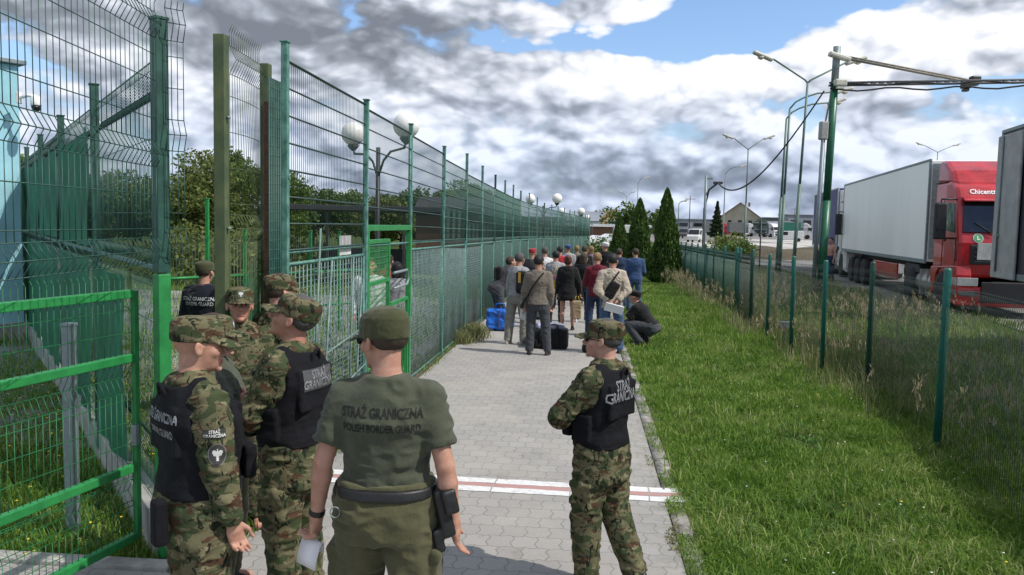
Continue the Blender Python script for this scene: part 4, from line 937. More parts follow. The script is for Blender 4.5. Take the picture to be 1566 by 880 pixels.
for i in range(len(RP)-1):
    a, b = RP[i]-r0, RP[i+1]-r0; d = (b-a).normalized(); 
    wires('mesh_panel', panel(a+d*.05, b-d*.05, .05, 1.72, .05 if i < 8 else .06, .0019 if i < 7 else .0035, (.25, .45, .85, 1.05, 1.4), .0022 if i < 6 else .003, fold=(1.62,), prong=.03, amp=.02, seed=i), WIRE_RT if i < 8 else STEEL_DKGREEN, rf)
# green far stretch continuing behind the thujas
bx_ = gpt(1205, 16.5); o = MB().box((0, 0, .42), (.22, .12, .14), .01).box((0, 0, .18), (.03, .03, .4)).build('junction_box', GALV); o.location = bx_; tag(o, 'small grey junction box on a stake in the tall grass by the fence', 'box')
# ---- pale blue wall building with camera
bl = empty('blue_building', gpt(-120, 15.5)); tag(bl, 'pale blue rendered building wall at the left edge', 'building')
BLUE = mat('pale_blue_render', (.30, .56, .64), .85, var=.12, vscale=1.2, bump=.15, bscale=20)
c1 = gpt(36, 15.0)-Vector(bl.location); dirw = Vector((at(36, 400, 15).x, at(36, 400, 15).y, 0))-Vector((at(-200, 400, 13.2).x, at(-200, 400, 13.2).y, 0)); an = math.atan2(dirw.y, dirw.x)
RW = Matrix.Rotation(an, 3, 'Z'); cc = c1-dirw.normalized()*4+Vector((-dirw.normalized().y, dirw.normalized().x, 0))*3
MB().box((cc.x, cc.y, 2.5), (8, 6, 5.0), .02, RW).build('wall', BLUE, bl)
MB().box((cc.x, cc.y, 5.04), (8.2, 6.2, .08), .01, RW).build('roof_flashing', GALV, bl)
MB().box((cc.x, cc.y, .15), (8.06, 6.06, .36), .01, RW).build('plinth', CONC, bl)
sc = at(34, 150, 14.7); cm = empty('surveillance_camera', sc); tag(cm, 'white dome surveillance camera on a bracket of the pale blue wall', 'camera')
MB().box((-.06, 0, .0), (.05, .12, .20), .01).tube([(-.05, 0, .0), (.12, -.02, .04), (.26, -.02, .03)], .03, 8).build('bracket', WHITEP, cm)
MB().lathe([(.05, .03), (.085, .0), (.09, -.12), (.085, -.14)], (.27, -.02, 0), 20).build('housing', WHITEP, cm)
MB().lathe([(.08, -.141), (.078, -.18), (.055, -.225), (.02, -.24)], (.27, -.02, 0), 20).build('dome', mat('smoked_dome', (.015, .015, .018), .1), cm)
# ---- canopy behind the long fence
cn = empty('dark_canopy', gpt(590, 31)); tag(cn, 'long dark flat roofed canopy behind the mesh fence under the globe lamps', 'shelter')
cn.rotation_euler.z = YAW
MB().box((0, 2, 2.95), (7.4, 5, .2), .02).build('roof', mat('dark_roof', (.045, .045, .048), .7, vscale=2), cn)
MB().box((0, 4.6, .75), (7.4, .1, 1.1), .01).build('back_wall', mat('canopy_wall', (.05, .052, .055), .6, vscale=1), cn)
for k in range(6): MB().box((-3.6+k*1.44, -.3, 1.4), (.10, .10, 2.85), .01).build('column', DARKM, cn)
c2 = empty('brown_shed', gpt(716, 52)); tag(c2, 'brown timber shed seen through the middle of the long fence', 'shed')
MB().box((0, 0, 1.6), (6, 4, 3.2), .02).build('wall', mat('brown_boards', (.10, .055, .035), .8, vscale=3, stretch=(8, 8, .5)), c2); MB().prism([(-2.3, 3.2), (2.3, 3.2), (0, 4.3)], -3.2, 3.2, 'x').build('roof', mat('dark_roof', (.05, .05, .05)), c2)
# ---- globe lamps
def globe_lamp(loc, h, arms, r, label, group='globe lamps behind the long fence', rz=R(-47), A=1.08):
    t = empty('globe_lamp', loc, rz); tag(t, label, 'street lamp', group)
    mb = MB().tube([(0, 0, -.1), (0, 0, h-.55)], [.055, .045], 12); 
    for s in arms: mb.tube([(0, 0, h-1.15), (s*.22, 0, h-.82), (s*.5, 0, h-.66), (s*(A-.06), 0, h-.62), (s*A, 0, h-.5)], .024, 8)
    mb.build('pole', DARKM, t)
    for s in arms:
        MB().lathe([(.03, -.12), (.09, -.06), (.13, .0), (.10, .01)], (s*A, 0, h-.44), 18).build('lamp_holder', DARKM, t)
        n = 12; prof = [(max(.003, r*math.sin(math.pi*(k+.5)/(n+1))), -r*math.cos(math.pi*(k+.5)/(n+1))) for k in range(n+1)]
        MB().lathe(prof, (s*A, 0, h-.45+r), 24).build('globe', GLOBE, t)
globe_lamp(gpt(577, 16.5), 4.36, (-1, 1), .25, 'nearest twin globe lamp rising behind the gate')
globe_lamp(gpt(829, 43), 4.15, (-1, 1), .26, 'second twin globe lamp above the top of the long fence')
globe_lamp(gpt(872, 62), 4.0, (-1, 1), .28, 'third twin globe lamp beyond the far end of the fence'); globe_lamp(gpt(885, 80), 3.9, (-1, 1), .28, 'fourth twin globe lamp, small, by the grey roofs'); globe_lamp(gpt(904, 100), 4.1, (-1,), .28, 'farthest single globe lamp left of the thujas')
globe_lamp(gpt(748, 60), 3.2, (-1, 1), .22, 'low twin globe lamp seen through the fence mesh')
# ------------------------------------------------------------------ lighting columns, gantry, cables
LGREY = mat('lamp_column_grey_green', (.10, .17, .14), .5, vscale=3); PYG = mat('pylon_green', (.012, .115, .055), .4, vscale=2, var=.2); LAMPH = mat('lamp_housing', (.55, .54, .46), .5)
def lamp_col(px, D, h, arms, label, rb=.075, rt=.045, armz=.9, arml=1.5, ang=0, m=LGREY, group='tall street lamps in the truck yard', curve=False, lean=0):
    t = empty('street_lamp', gpt(px, D)); t.rotation_euler = (0, lean, YAW+ang); tag(t, label, 'street lamp', group)
    mb = MB().tube([(0, 0, -.1), (0, 0, h*.45)], [rb, rb*.95], 12); mb.tube([(0, 0, h*.45), (0, 0, h-armz)], [rb*.7, rt], 12)
    for s in arms:
        if curve: pts = [(0, 0, h-armz)]+[(s*arml*q, 0, h-armz+armz*math.sin(q*math.pi/2)**.6) for q in (.12, .3, .6, 1)]
        else: pts = [(0, 0, h-armz), (s*.12, 0, h-armz+.12), (s*arml, 0, h)]
        mb.tube(pts, rt*.8, 8)
    mb.build('column', m, t)
    for s in arms:
        Rm = Matrix.Rotation(-s*.35, 3, 'Y'); l = MB(); l.box((s*(arml+.35), 0, h+.06), (.85, .30, .14), .06, Rm); hd_ = l.build('lamp_head', LAMPH, t)
        MB().lathe([(.03, -.09), (.12, -.04), (.15, .02)], (s*(arml+.42), 0, h+.0), 16).build('lens', mat('lamp_lens', (.55, .50, .38), .2), hd_)
lamp_col(1213, 33, 8.9, (-1, 1), 'tall twin armed street lamp nearest, left of the gantry pole', lean=.03)
lamp_col(1192, 36, 8.2, (1,), 'goose necked lamp column with long arm behind the gantry pole', curve=True, arml=1.9, armz=.8, lean=.02)
lamp_col(1188, 38, 8.0, (1,), 'second goose necked lamp column close beside the first', curve=True, arml=1.9, armz=.8, lean=.02)
lamp_col(1137, 62, 8.9, (-1, 1), 'twin armed street lamp in the middle distance by the octagonal sign', arml=1.2)
lamp_col(1104, 90, 8.9, (1,), 'single armed street lamp beyond the sagging cable', curve=True, arml=1.6)
lamp_col(972, 120, 9.6, (1,), 'small far single street lamp above the middle thuja', arml=.8, curve=True)
lamp_col(955, 150, 8.8, (-1, 1), 'farthest twin armed street lamp left of the thujas', arml=.9)
lamp_col(1035, 90, 5.0, (1,), 'short lamp with floodlight right of the tallest thuja', arml=.3, armz=.3)
lamp_col(1424, 95, 12.2, (-1, 1), 'twin lamp peeping above the white trailer roof', arml=1.8)
gn = empty('gantry_pylon', gpt(1257, 28)); gn.rotation_euler = (0, .018, YAW); tag(gn, 'thick green pylon carrying a long lattice arm and horizontal beam', 'pylon')
MB().tube([(0, 0, -.1), (0, 0, 3.2)], .14, 20).tube([(0, 0, 3.2), (0, 0, 7.2)], .125, 20).build('column', PYG, gn)
MB().tube([(0, 0, 7.2), (0, 0, 8.35)], .12, 14).build('column_top', GALV, gn)
MB().tube([(-.26, 0, -.1), (-.26, 0, 5.6)], .07, 10).tube([(-.26, 0, 5.6), (-.12, 0, 6.6), (-.1, 0, 7.0)], .03, 8).build('cable_duct', GALV, gn)
MB().box((-.27, 0, 5.55), (.28, .26, .62), .05).build('junction_box', mat('box_grey', (.30, .31, .30), .5), gn)
def along(px, py, D): return gn.matrix_basis.inverted() @ at(px, py, D)
t0, t1, t2 = along(1272, 84, 28), along(1480, 124, 28), along(1700, 122, 27); b0 = along(1268, 129, 28)
def truss(mb, a, b, w, r, n):
    for o in ((0, 0, w/2), (0, w/2, -w/2), (0, -w/2, -w/2)): mb.tube([a+Vector(o), b+Vector(o)], r, 6)
    for k in range(n):
        p = a.lerp(b, k/n); q = a.lerp(b, (k+1)/n); mb.tube([p+Vector((0, 0, w/2)), q+Vector((0, w/2, -w/2))], r*.6, 4).tube([p+Vector((0, -w/2, -w/2)), q+Vector((0, 0, w/2))], r*.6, 4)
mb = MB(); truss(mb, t0, t1, .07, .035, 18); mb.build('stay_arm', mat('aged_lattice', (.22, .20, .16), .6, vscale=10), gn)
mb = MB(); truss(mb, b0, t2, .09, .035, 34); mb.build('beam', mat('dark_lattice', (.10, .10, .10), .6, vscale=10), gn)
mb = MB()
for s, ph in ((.05, 0), (-.12, 2)):
    mb.tube([b0.lerp(t2, k/20)+Vector((0, -.12, s-.09+.05*math.sin(k*1.3+ph))) for k in range(21)], .03, 5)
mb.build('cable', RUBBER, gn)
for px, py, w in ((1491, 122, .32), (1477, 131, .28), (1285, 127, .4)):
    c = along(px, py, 27.8); MB().box(c, (w, .25, .22), .04).box(c+Vector((0, 0, -.16)), (w*.6, .2, .08), .01).build('floodlight', DARKM if px > 1400 else LAMPH, gn)
c = along(1284, 87, 27.9); MB().box(c, (.75, .25, .16), .05, Matrix.Rotation(.25, 3, 'Y')).build('floodlight', LAMPH, gn)
cp = gpt(1075, 80); t = empty('cable_mast', cp); tag(t, 'slim grey mast with a bent cable at its top, far end of the sagging cable', 'mast')
MB().tube([(0, 0, 0), (0, 0, 7.2)], [.16, .12], 10).box((.35, 0, 6.9), (.6, .2, .2), .03).build('mast', GALV, t)
pa, pb = at(1260, 140, 28), at(1098, 280, 79); pc = at(1084, 291, 80); pd = at(1077, 320, 80)
pts = [pa.lerp(pb, k/24)+Vector((0, 0, -4.2*4*(k/24)*(1-k/24)*.42)) for k in range(25)]
o = MB().tube([p-pa for p in pts], [.028+.05*k/24 for k in range(25)], 6).build('overhead_cable', RUBBER); o.location = pa; tag(o, 'dark cable sagging from the gantry pylon to the slim far mast', 'cable')
o = MB().tube([Vector((0, 0, 0)), pc-pb, pd-pb, Vector((pd.x-pb.x, pd.y-pb.y, .5-pb.z))], .10, 6).box((0, 0, 0), (.9, .3, .25), .05).build('cable_drop', DARKM); o.location = pb; tag(o, 'bent cable drop with a dark joint running down the slim far mast', 'cable')
# octagonal sign seen from behind
sg = empty('traffic_sign', gpt(1161, 42)); sg.rotation_euler.z = YAW; tag(sg, 'octagonal road sign seen from its grey green back', 'sign')
oc = [(.42*math.cos(R(22.5+45*k)), 2.27+.42*math.sin(R(22.5+45*k))) for k in range(8)]
MB().prism(oc, -.01, .01, 'y').build('sign_plate', mat('sign_back', (.075, .115, .10), .5), sg, bevel=.003); MB().box((0, -.03, 2.44), (.7, .03, .05)).box((0, -.03, 2.10), (.7, .03, .05)).build('bracket', GALV, sg)
MB().tube([(0, -.06, -.3), (0, -.06, 2.62)], .035, 10).build('post', DARKM, sg)
# ------------------------------------------------------------------ lorries
REDP = mat('red_truck_paint', (.52, .014, .022), .32, var=.12, vscale=2, coat=.3, base2=(.27, .012, .016)); TRW = mat('trailer_white', (.90, .91, .87), .35, var=.04, vscale=.8, stretch=(1, 1, .25)); GLASS = mat('windscreen_glass', (.010, .012, .014), .08, spec=.6)
GREYP = mat('grey_plastic', (.10, .10, .105), .6); BLKP = mat('black_plastic', (.018, .018, .02), .55); BLUEC = mat('blue_tarpaulin', (.018, .022, .16), .5, var=.2, vscale=3, stretch=(1, 1, .2)); GREYC = mat('grey_tarpaulin', (.028, .031, .035), .55, var=.25, vscale=2, stretch=(1, 3, .2))
TANK = mat('aluminium_tank', (.40, .40, .39), .4, metal=.5, vscale=5); LIGHTM = mat('headlight_glass', (.42, .43, .42), .15); WHT = mat('white_truck_paint', (.62, .62, .60), .35, coat=.3)
def wheel(loc, r, w, parent, side=-1, hubm=GALV):
    t = MB().lathe([(r*.62, -w/2), (r*.93, -w/2), (r, -w*.34), (r, w*.34), (r*.93, w/2), (r*.62, w/2)], seg=28, M=Matrix.Translation(loc) @ Matrix.Rotation(math.pi/2, 4, 'Y')); o = t.build('wheel', RUBBER, parent)
    h = MB().lathe([(r*.60, -w*.42), (r*.58, w*.20), (r*.30, w*.12), (r*.26, w*.40), (r*.10, w*.42)], seg=20, M=Matrix.Translation(loc) @ Matrix.Rotation(side*math.pi/2, 4, 'Y'))
    for k in range(10): h.lathe([(.022, 0), (.022, .05)], seg=6, M=Matrix.Translation(loc) @ Matrix.Rotation(side*math.pi/2, 4, 'Y') @ Matrix.Translation((r*.42*math.cos(k*.628), r*.42*math.sin(k*.628), w*.12)))
    h.build('rim', hubm, o); return o
def cab(p, paint, full=True):
    """tractor cab: local +Y is forward, trailer front wall at y=0, cab from .55 to 2.75; x from -1.25 to 1.25"""
    W2 = 1.22
    prof = [(.62, .95), (2.72, .95), (2.80, 1.25), (2.80, 1.80), (2.70, 2.05), (2.46, 2.92), (2.30, 3.18), (1.9, 3.34), (.62, 3.36)]
    bm = MB().prism(prof, -W2, W2, 'x'); b = bm.build('cab_body', paint, p, bevel=.09)
    # roof fairing
    MB().prism([(.60, 3.30), (2.15, 3.22), (1.75, 3.62), (1.2, 3.88), (.66, 3.94)], -W2+.02, W2-.02, 'x').build('roof_spoiler', paint, p, bevel=.12)
    MB().box((0, 1.05, 3.335), (2*W2+.012, 1.0, .025), .008).build('spoiler_seam', BLKP, p)
    ws = MB(); ws.quad((-W2+.10, 2.722, 2.06), (W2-.10, 2.722, 2.06), (W2-.16, 2.50, 2.86), (-W2+.16, 2.50, 2.86)); o = ws.build('windscreen', GLASS, p); md = o.modifiers.new('t', 'SOLIDIFY'); md.thickness = .03; md.offset = 0
    for x in (-.5, .45): MB().tube([(x, 2.77, 2.02), (x+.42, 2.70, 2.30)], .012, 5).build('wiper', BLKP, o)
    MB().prism([(2.44, 2.87), (2.72, 2.80), (2.73, 2.83), (2.44, 2.93)], -W2+.12, W2-.12, 'x').build('sun_visor', paint if full else BLKP, p, bevel=.01)
    for s in (-1, 1):
        X_ = s*(W2+.004)
        wn = MB().prism([(1.55, 2.10), (2.50, 2.04), (2.34, 2.76), (1.55, 2.80)], X_-.008, X_+.008, 'x').build('side_window', GLASS, p)
        MB().prism([(1.46, 1.05), (1.475, 1.05), (1.475, 2.88), (1.46, 2.88)], X_-.006, X_+.006, 'x').prism([(2.56, 1.05), (2.575, 1.05), (2.575, 1.9), (2.56, 1.95)], X_-.006, X_+.006, 'x').prism([(1.47, 1.05), (2.57, 1.05), (2.57, 1.065), (1.47, 1.065)], X_-.006, X_+.006, 'x').build('door_seam', BLKP, p)
        MB().box((X_+s*.01, 1.62, 1.85), (.03, .2, .05), .01).build('door_handle', BLKP, p)
        for k in range(5): MB().box((X_, 1.04, 2.62-.11*k), (.014, .62, .035), .006).build('side_strake', mat('faded_red', (.42, .07, .06), .5) if full else GREYP, p)
        m_ = MB().box((s*(W2+.34), 2.42, 2.42), (.28, .16, .72), .05).box((s*(W2+.34), 2.42, 2.0), (.28, .14, .26), .04).tube([(s*W2, 2.40, 2.86), (s*(W2+.34), 2.45, 2.86), (s*(W2+.34), 2.42, 2.7)], .025, 6).tube([(s*W2, 2.40, 1.90), (s*(W2+.34), 2.42, 1.90)], .025, 6).build('mirror', BLKP, p)
        MB().prism([(.62, .45), (.95, .45), (1.10, .95), (1.35, 1.12), (1.75, 1.12), (2.02, .90), (2.15, .35), (2.78, .30), (2.90, .55), (2.90, 1.02), (2.80, 1.24), (.62, 1.14)], s*W2-s*.30, s*(W2+.03), 'x').build('side_skirt', paint, p, bevel=.02)
        if full:
            MB().box((s*(W2+.035), 2.57, .86), (.016, .70, .18), .006).box((s*(W2-.22), 2.905, .86), (.46, .03, .20), .01).build('headlight', LIGHTM, p)
            MB().box((s*(W2+.035), 2.57, .58), (.016, .70, .11), .005).box((s*(W2-.24), 2.905, .58), (.42, .03, .12), .01).build('fog_light', GREYP, p)
            MB().prism([(2.62, 1.35), (2.70, 1.38), (2.62, 1.75), (2.56, 1.82)], X_-.006, X_+.01, 'x').build('air_vent', BLKP, p)
        MB().prism([(1.55, .40), (2.05, .40), (2.05, .9), (1.55, .9)], s*(W2-.25), s*(W2+.0), 'x').build('step', BLKP, p, bevel=.01)
    g = MB().box((0, 2.81, 1.52), (1.9, .04, .48), .02).box((0, 2.92, .62), (1.4, .05, .5), .02); g.build('grille', BLKP, p)
    gg_ = MB()
    for k in range(4): gg_.box((0, 2.835, 1.36+.11*k), (1.7, .02, .03), .006)
    gg_.build('grille_bars', GREYP, p)
    MB().box((0, 2.83, .50), (2.5, .16, .46), .05).build('bumper', paint, p)
    MB().box((.62, 2.86, 1.60), (.38, .015, .40), .004).build('number_plate', mat('plate', (.48, .48, .46), .5), p)
def lorry(loc, rz, label, paint, box, boxm, L=13.4, full=True, curtain=False, cab_on=True, group='articulated lorries in the yard'):
    p = empty('articulated_lorry', loc, rz); tag(p, label, 'lorry', group)
    if cab_on: cab(p, paint, full)
    tr = MB().box((0, -L/2, 2.62), (2.50, L, 2.78), .03).build('trailer_box', boxm, p)
    fr = MB()
    for x in (-1.235, 1.235):
        for y in (-.03, -L+.03): fr.box((x, y, 2.62), (.06, .08, 2.83), .01)
        fr.box((x, -L/2, 4.015), (.06, L, .07), .01).box((x, -L/2, 1.235), (.05, L, .12), .01)
    fr.box((0, .02, 2.62), (2.36, .03, 2.6), .005).build('corner_trim', GALV if boxm is not BLUEC else WHT, tr)
    if full: MB().box((-.6, .06, 3.92), (.35, .03, .06)).box((.6, .06, 3.92), (.35, .03, .06)).build('vent', BLKP, tr)
    MB().box((0, -L/2-.1, 1.03), (.9, L-.4, .22), .02).build('chassis', BLKP, p)
    if cab_on: MB().box((0, 1.0, .75), (.85, 3.6, .25), .02).build('tractor_chassis', BLKP, p)
    for y in ((-L+4.9, -L+3.6, -L+2.3) if L > 9 else (-L+2,)):
        for s in (-1, 1): wheel((s*1.08, y, .50), .50, .34, p, s)
    if cab_on:
        for s in (-1, 1): wheel((s*1.08, -1.35, .52), .52, .50, p, s); wheel((s*1.10, 1.55, .52), .52, .32, p, s)
        for s in (-1, 1):
            MB().lathe([(.30, -.85), (.34, -.80), (.34, .80), (.30, .85)], seg=20, M=Matrix.Translation((s*.92, -.02, .66)) @ Matrix.Rotation(math.pi/2, 4, 'X') ).box((s*.92, -.3, .66), (.70, .05, .72), .01).box((s*.92, .35, .66), (.70, .05, .72), .01).build('fuel_tank', TANK, p)
    if full:
        for s in (-1, 1): MB().box((s*1.15, -5.3, .78), (.06, 3.6, .50), .02).build('side_guard', REDP, p)
        MB().prism([(-.35, .9), (-2.35, .9), (-2.1, 1.12), (-.6, 1.12)], -1.24, 1.24, 'x').build('mudguard', BLKP, p)
    return p
def yard(px, D): q = at(px, 400, D); return Vector((q.x, q.y, .262))
# red tractor with white box
th = math.atan2(1.85, 13.5)     # trailer axis against +Y
hv = Vector((-math.sin(th), -math.cos(th), 0)); rv = Vector((-hv.y*-1, 0, 0)); rzT = math.atan2(hv.y, hv.x)-math.pi/2; side = Vector((math.cos(rzT), math.sin(rzT), 0))
cA = yard(1414, 22.6); red = lorry(cA-side*1.25, rzT, 'red tractor with long plain white box trailer parked beyond the right fence', REDP, None, TRW, L=13.5)
# name board lettering over the windscreen
def front(name, bm, x, z, y, sl, m):
    me = bpy.data.meshes.new(name)
    for v in bm.verts: a_, b_ = v.co.x, v.co.y; v.co = Vector((x-a_, y-sl*b_, z+b_))
    bm.to_mesh(me); bm.free(); link(name, me, m, red)
front('lettering', text_geo(['Chicentti'], .165, bold=.004), .62, 3.05, 2.398, .615, WHITEP)
front('round_sticker', disc_geo(.115, .115, 24), .78, 1.92, 2.768, .4, mat('white_sticker', (.5, .55, .5), .5)); front('green_sticker', disc_geo(.095, .095, 24), .78, 1.92, 2.774, .4, mat('green_sticker', (.06, .28, .10), .5)); front('sticker_letter', text_geo(['L'], .13, bold=.006), .78, 1.92, 2.780, .4, WHITEP)
MB().box((-.2, 2.56, 2.22), (.5, .06, .12), .02).build('dashboard_item', mat('teal_cloth', (.10, .30, .34), .7), red)
# nearest trailer at the right edge with its rear door folded back
cB = yard(1519, 16.2); L2 = 13.5; hvn = hv; base = cB-side*1.27+hv*L2
tl_ = lorry(base, rzT, 'dark grey curtain trailer at the right edge with white rear door folded back', GREYP, None, GREYC, L=L2, full=False, cab_on=False)
mb = MB().box((1.30, -L2+.62, 2.55), (.05, 1.22, 2.75), .02)
mb.build('rear_door', mat('weathered_white_door', (.34, .35, .34), .6, vscale=3, bump=.1), tl_)
MB().tube([(1.345, -L2+.35, 1.3), (1.345, -L2+.35, 3.9)], .018, 8).box((1.34, -L2+.35, 2.0), (.03, .12, .05)).build('lock_rod', GALV, tl_)
MB().box((1.262, -L2/2+.8, 2.55), (.02, L2-1.8, .04)).build('curtain_strap', BLKP, tl_)
# blue curtain lorry behind
cC = yard(1277, 38); bl2 = lorry(cC-side*1.25, rzT, 'blue curtain sided lorry with white cab, just behind the thick green pylon', WHT, None, BLUEC, L=8, full=False)
# far lorries, side on
def far_lorry(px, D, rz, paint, boxm, L, label):
    return lorry(yard(px, D), rz, label, paint, None, boxm, L=L, full=False, group='distant lorries lined up in the yard')
GREY2 = mat('grey_box', (.13, .13, .13), .6)
far_lorry(1098, 250, R(-78), REDP, GREY2, 5, 'distant lorry with grey trailer and red cab left of the house'); far_lorry(1137, 240, R(-80), WHT, GREY2, 5, 'distant lorry with grey trailer and white cab in front of the house')
far_lorry(1176, 235, R(-150), WHT, WHT, 5, 'distant white lorry facing the camera right of the octagonal sign')
far_lorry(1222, 200, R(-100), WHT, mat('green_box', (.03, .20, .13), .6), 4, 'distant lorry with green trailer right of the lamp columns')
def van(px, D, rz, m, label, grp='small vehicles in the far yard'):
    p = empty('van', yard(px, D), rz); tag(p, label, 'van', grp)
    MB().prism([(-2.3, .35), (2.3, .35), (2.35, .95), (1.7, 1.15), (1.1, 1.9), (-2.3, 2.0)], -.9, .9, 'x').build('body', m, p, bevel=.1)
    MB().prism([(1.68, 1.17), (1.15, 1.80), (.4, 1.82), (.4, 1.17)], -.91, .91, 'x').build('window', GLASS, p); MB().quad((-.78, 1.76, 1.18), (.78, 1.76, 1.18), (.72, 1.17, 1.86), (-.72, 1.17, 1.86)).build('windscreen', GLASS, p)
    for s in (-1, 1):
        for y in (-1.5, 1.5): wheel((s*.82, y, .34), .34, .22, p, s)
van(1063, 120, R(160), WHT, 'small white van on the far yard road beside the slim mast'); van(1046, 170, R(160), GREYP, 'dark car far away right of the tallest thuja'); van(1052, 210, R(150), REDP, 'tiny red van far away on the yard road'); van(1206, 150, R(80), WHT, 'small white van far away between the lamp columns')
# ------------------------------------------------------------------ far buildings
def house(px, D, w, d, h, rh, wm, rm, rz, label, name='house', hip=False, win=3, base=0):
    p = empty(name, gpt(px, D), rz); tag(p, label, 'house' if name == 'house' else 'building'); 
    MB().prism([(-w/2, -1), (w/2, -1), (w/2, h), (0, h+rh), (-w/2, h)], -d/2, d/2, 'y').build('wall', wm, p)
    a = math.atan2(rh, w/2); lr = math.hypot(w/2, rh)+.5; mb = MB()
    for s in (-1, 1): mb.box((s*(w/4+.15*math.cos(a)), 0, h+rh/2+.12-.1), (lr, d+1, .22), .02, Matrix.Rotation(s*a, 3, 'Y'))
    r_ = mb.build('roof', rm, p); MB().box((w*.2, 0, h+rh*.95), (.7, .7, 1.5), .02).build('chimney', mat('brick', (.22, .10, .07)), r_)
    for k in range(win):
        x = (k-(win-1)/2)*w/(win+1)
        MB().box((x, -d/2-.03, h*.75), (w*.09, .08, h*.2)).build('window', GLASS, p)
    return p
STUCCO = mat('beige_stucco', (.40, .37, .27), .9, vscale=.3); BRT = mat('brown_tiles', (.20, .10, .065), .8, vscale=1, bump=.3); WTENT = mat('white_tent', (.74, .75, .76), .7); GRYR = mat('grey_roof_sheet', (.26, .28, .32), .6, vscale=.2)
house(1130, 300, 14, 20, 6.2, 5.2, STUCCO, BRT, R(-12), 'beige house with brown gabled roof behind the distant lorries')
house(1190, 340, 12, 14, 3, 2.5, GREY2, GRYR, R(30), 'low grey roofed shed right of the brown roofed house', win=1)
house(928, 230, 7, 9, 4.6, 2.3, mat('timber_yellow', (.38, .25, .10)), mat('timber_roof', (.30, .17, .08)), R(20), 'timber coloured gabled house far left of the thujas')
house(908, 230, 8, 14, 4.4, 2.4, WTENT, GRYR, R(80), 'white house with grey sheet roof at the end of the long fence', win=2)
def tent(px, D, w, d, h, label):
    p = empty('tent', gpt(px, D), R(10)); tag(p, label, 'tent', 'white tents beyond the path')
    MB().prism([(-w/2, h), (w/2, h), (0, h+1.1)], -d/2, d/2, 'y').build('roof', WTENT, p, bevel=.02)
    for x in (-w/2+.1, w/2-.1):
        for y in (-d/2+.1, d/2-.1): MB().tube([(x, y, -.3), (x, y, h)], .05, 6).build('pole', GALV, p)
tent(911, 75, 5, 4, .95, 'white tent roof left of the smallest thuja'); tent(930, 82, 4.5, 4, 1.1, 'second white tent roof just behind the first'); 
p = empty('flat_roofed_building', gpt(920, 120)); tag(p, 'long flat white roofed building behind the white tents', 'building'); MB().box((0, 0, 1.3), (13, 6, 3.2), .02).build('wall', BRT, p); MB().box((0, 0, 3.05), (13.6, 6.6, .35), .02).build('roof', WTENT, p)
p = empty('white_truck_roof', gpt(959, 110)); p.name = 'white_cabin'; tag(p, 'small white cabin seen between the two smaller thujas', 'cabin'); MB().box((0, 0, 1.5), (4, 3, 3.0), .05).build('wall', WHT, p); MB().box((0, -1.52, 1.6), (2.5, .04, .9)).build('window', GLASS, p)
# far town band on the right
for i, (px, D, w, h, m_, lb) in enumerate([(1215, 480, 40, 9, GREY2, 'long low grey hall far behind the yard'), (1262, 430, 46, 10, GRYR, 'pale grey hall far behind the gantry pylon'), (1060, 420, 50, 6.5, GRYR, 'low pale hall on the horizon beyond the small van'), (1020, 520, 40, 5, WTENT, 'white low hall on the horizon between thuja and mast')]):
    p = empty('warehouse', yard(px, D), YAW); tag(p, lb, 'warehouse', 'far halls on the horizon'); MB().box((0, 0, h/2), (w, 15, h), .1).build('wall', m_, p); MB().box((0, 0, h+.2), (w+1, 16, .5), .1).build('roof', GRYR, p)
    for k in range(7): MB().box((-w/2+w*(k+.5)/7, -7.6, h*.62), (w/12, .2, h*.25)).build('window', GLASS, p)
for k, px in enumerate((1052, 1212)):
    o = MB().tube([(0, 0, 0), (0, 0, 9.5)], [.14, .09], 6).box((0, 0, 8.8), (2.4, .12, .12)).build('utility_pole', BARK); o.location = yard(px, 190 if k == 0 else 260); tag(o, ['wooden utility pole on the horizon right of the tallest thuja', 'utility pole far right of the lamp columns'][k], 'pole')
hl = MB()
o = mound('hills', (60, 1300, -2), 900, 160, 16, leafmat('far_wood', (.03, .045, .03), (.05, .07, .05)), n=30, seed=5); o['kind'] = 'structure'
# ------------------------------------------------------------------ people
def face(dx, dy): return math.atan2(dy, dx)-math.pi/2    # heading vector (scene x, y) -> rotation
DK = mat('dark_text', (.012, .014, .012), .9); LT = mat('grey_reflective_text', (.24, .245, .26), .6, spec=.3)
BOOT = mat('boot_leather', (.014, .013, .012), .5, bump=.2)
CB = dict(m=CAMO, badge=True); camo_top = dict(m=CAMO, off=.026, hem=-.20, amp=.011, collar=.06); camo_tr = dict(m=CAMO, off=.034, amp=.014, waist=.02)
G = 'border guards in the foreground'
HB = mat('hair_brown', (.045, .03, .02), .8); HK = mat('hair_black', (.012, .010, .010), .7); HG = mat('hair_grey', (.075, .07, .066), .8); HL = mat('hair_blond', (.24, .15, .07), .8); HR_ = mat('hair_auburn', (.09, .028, .018), .7)
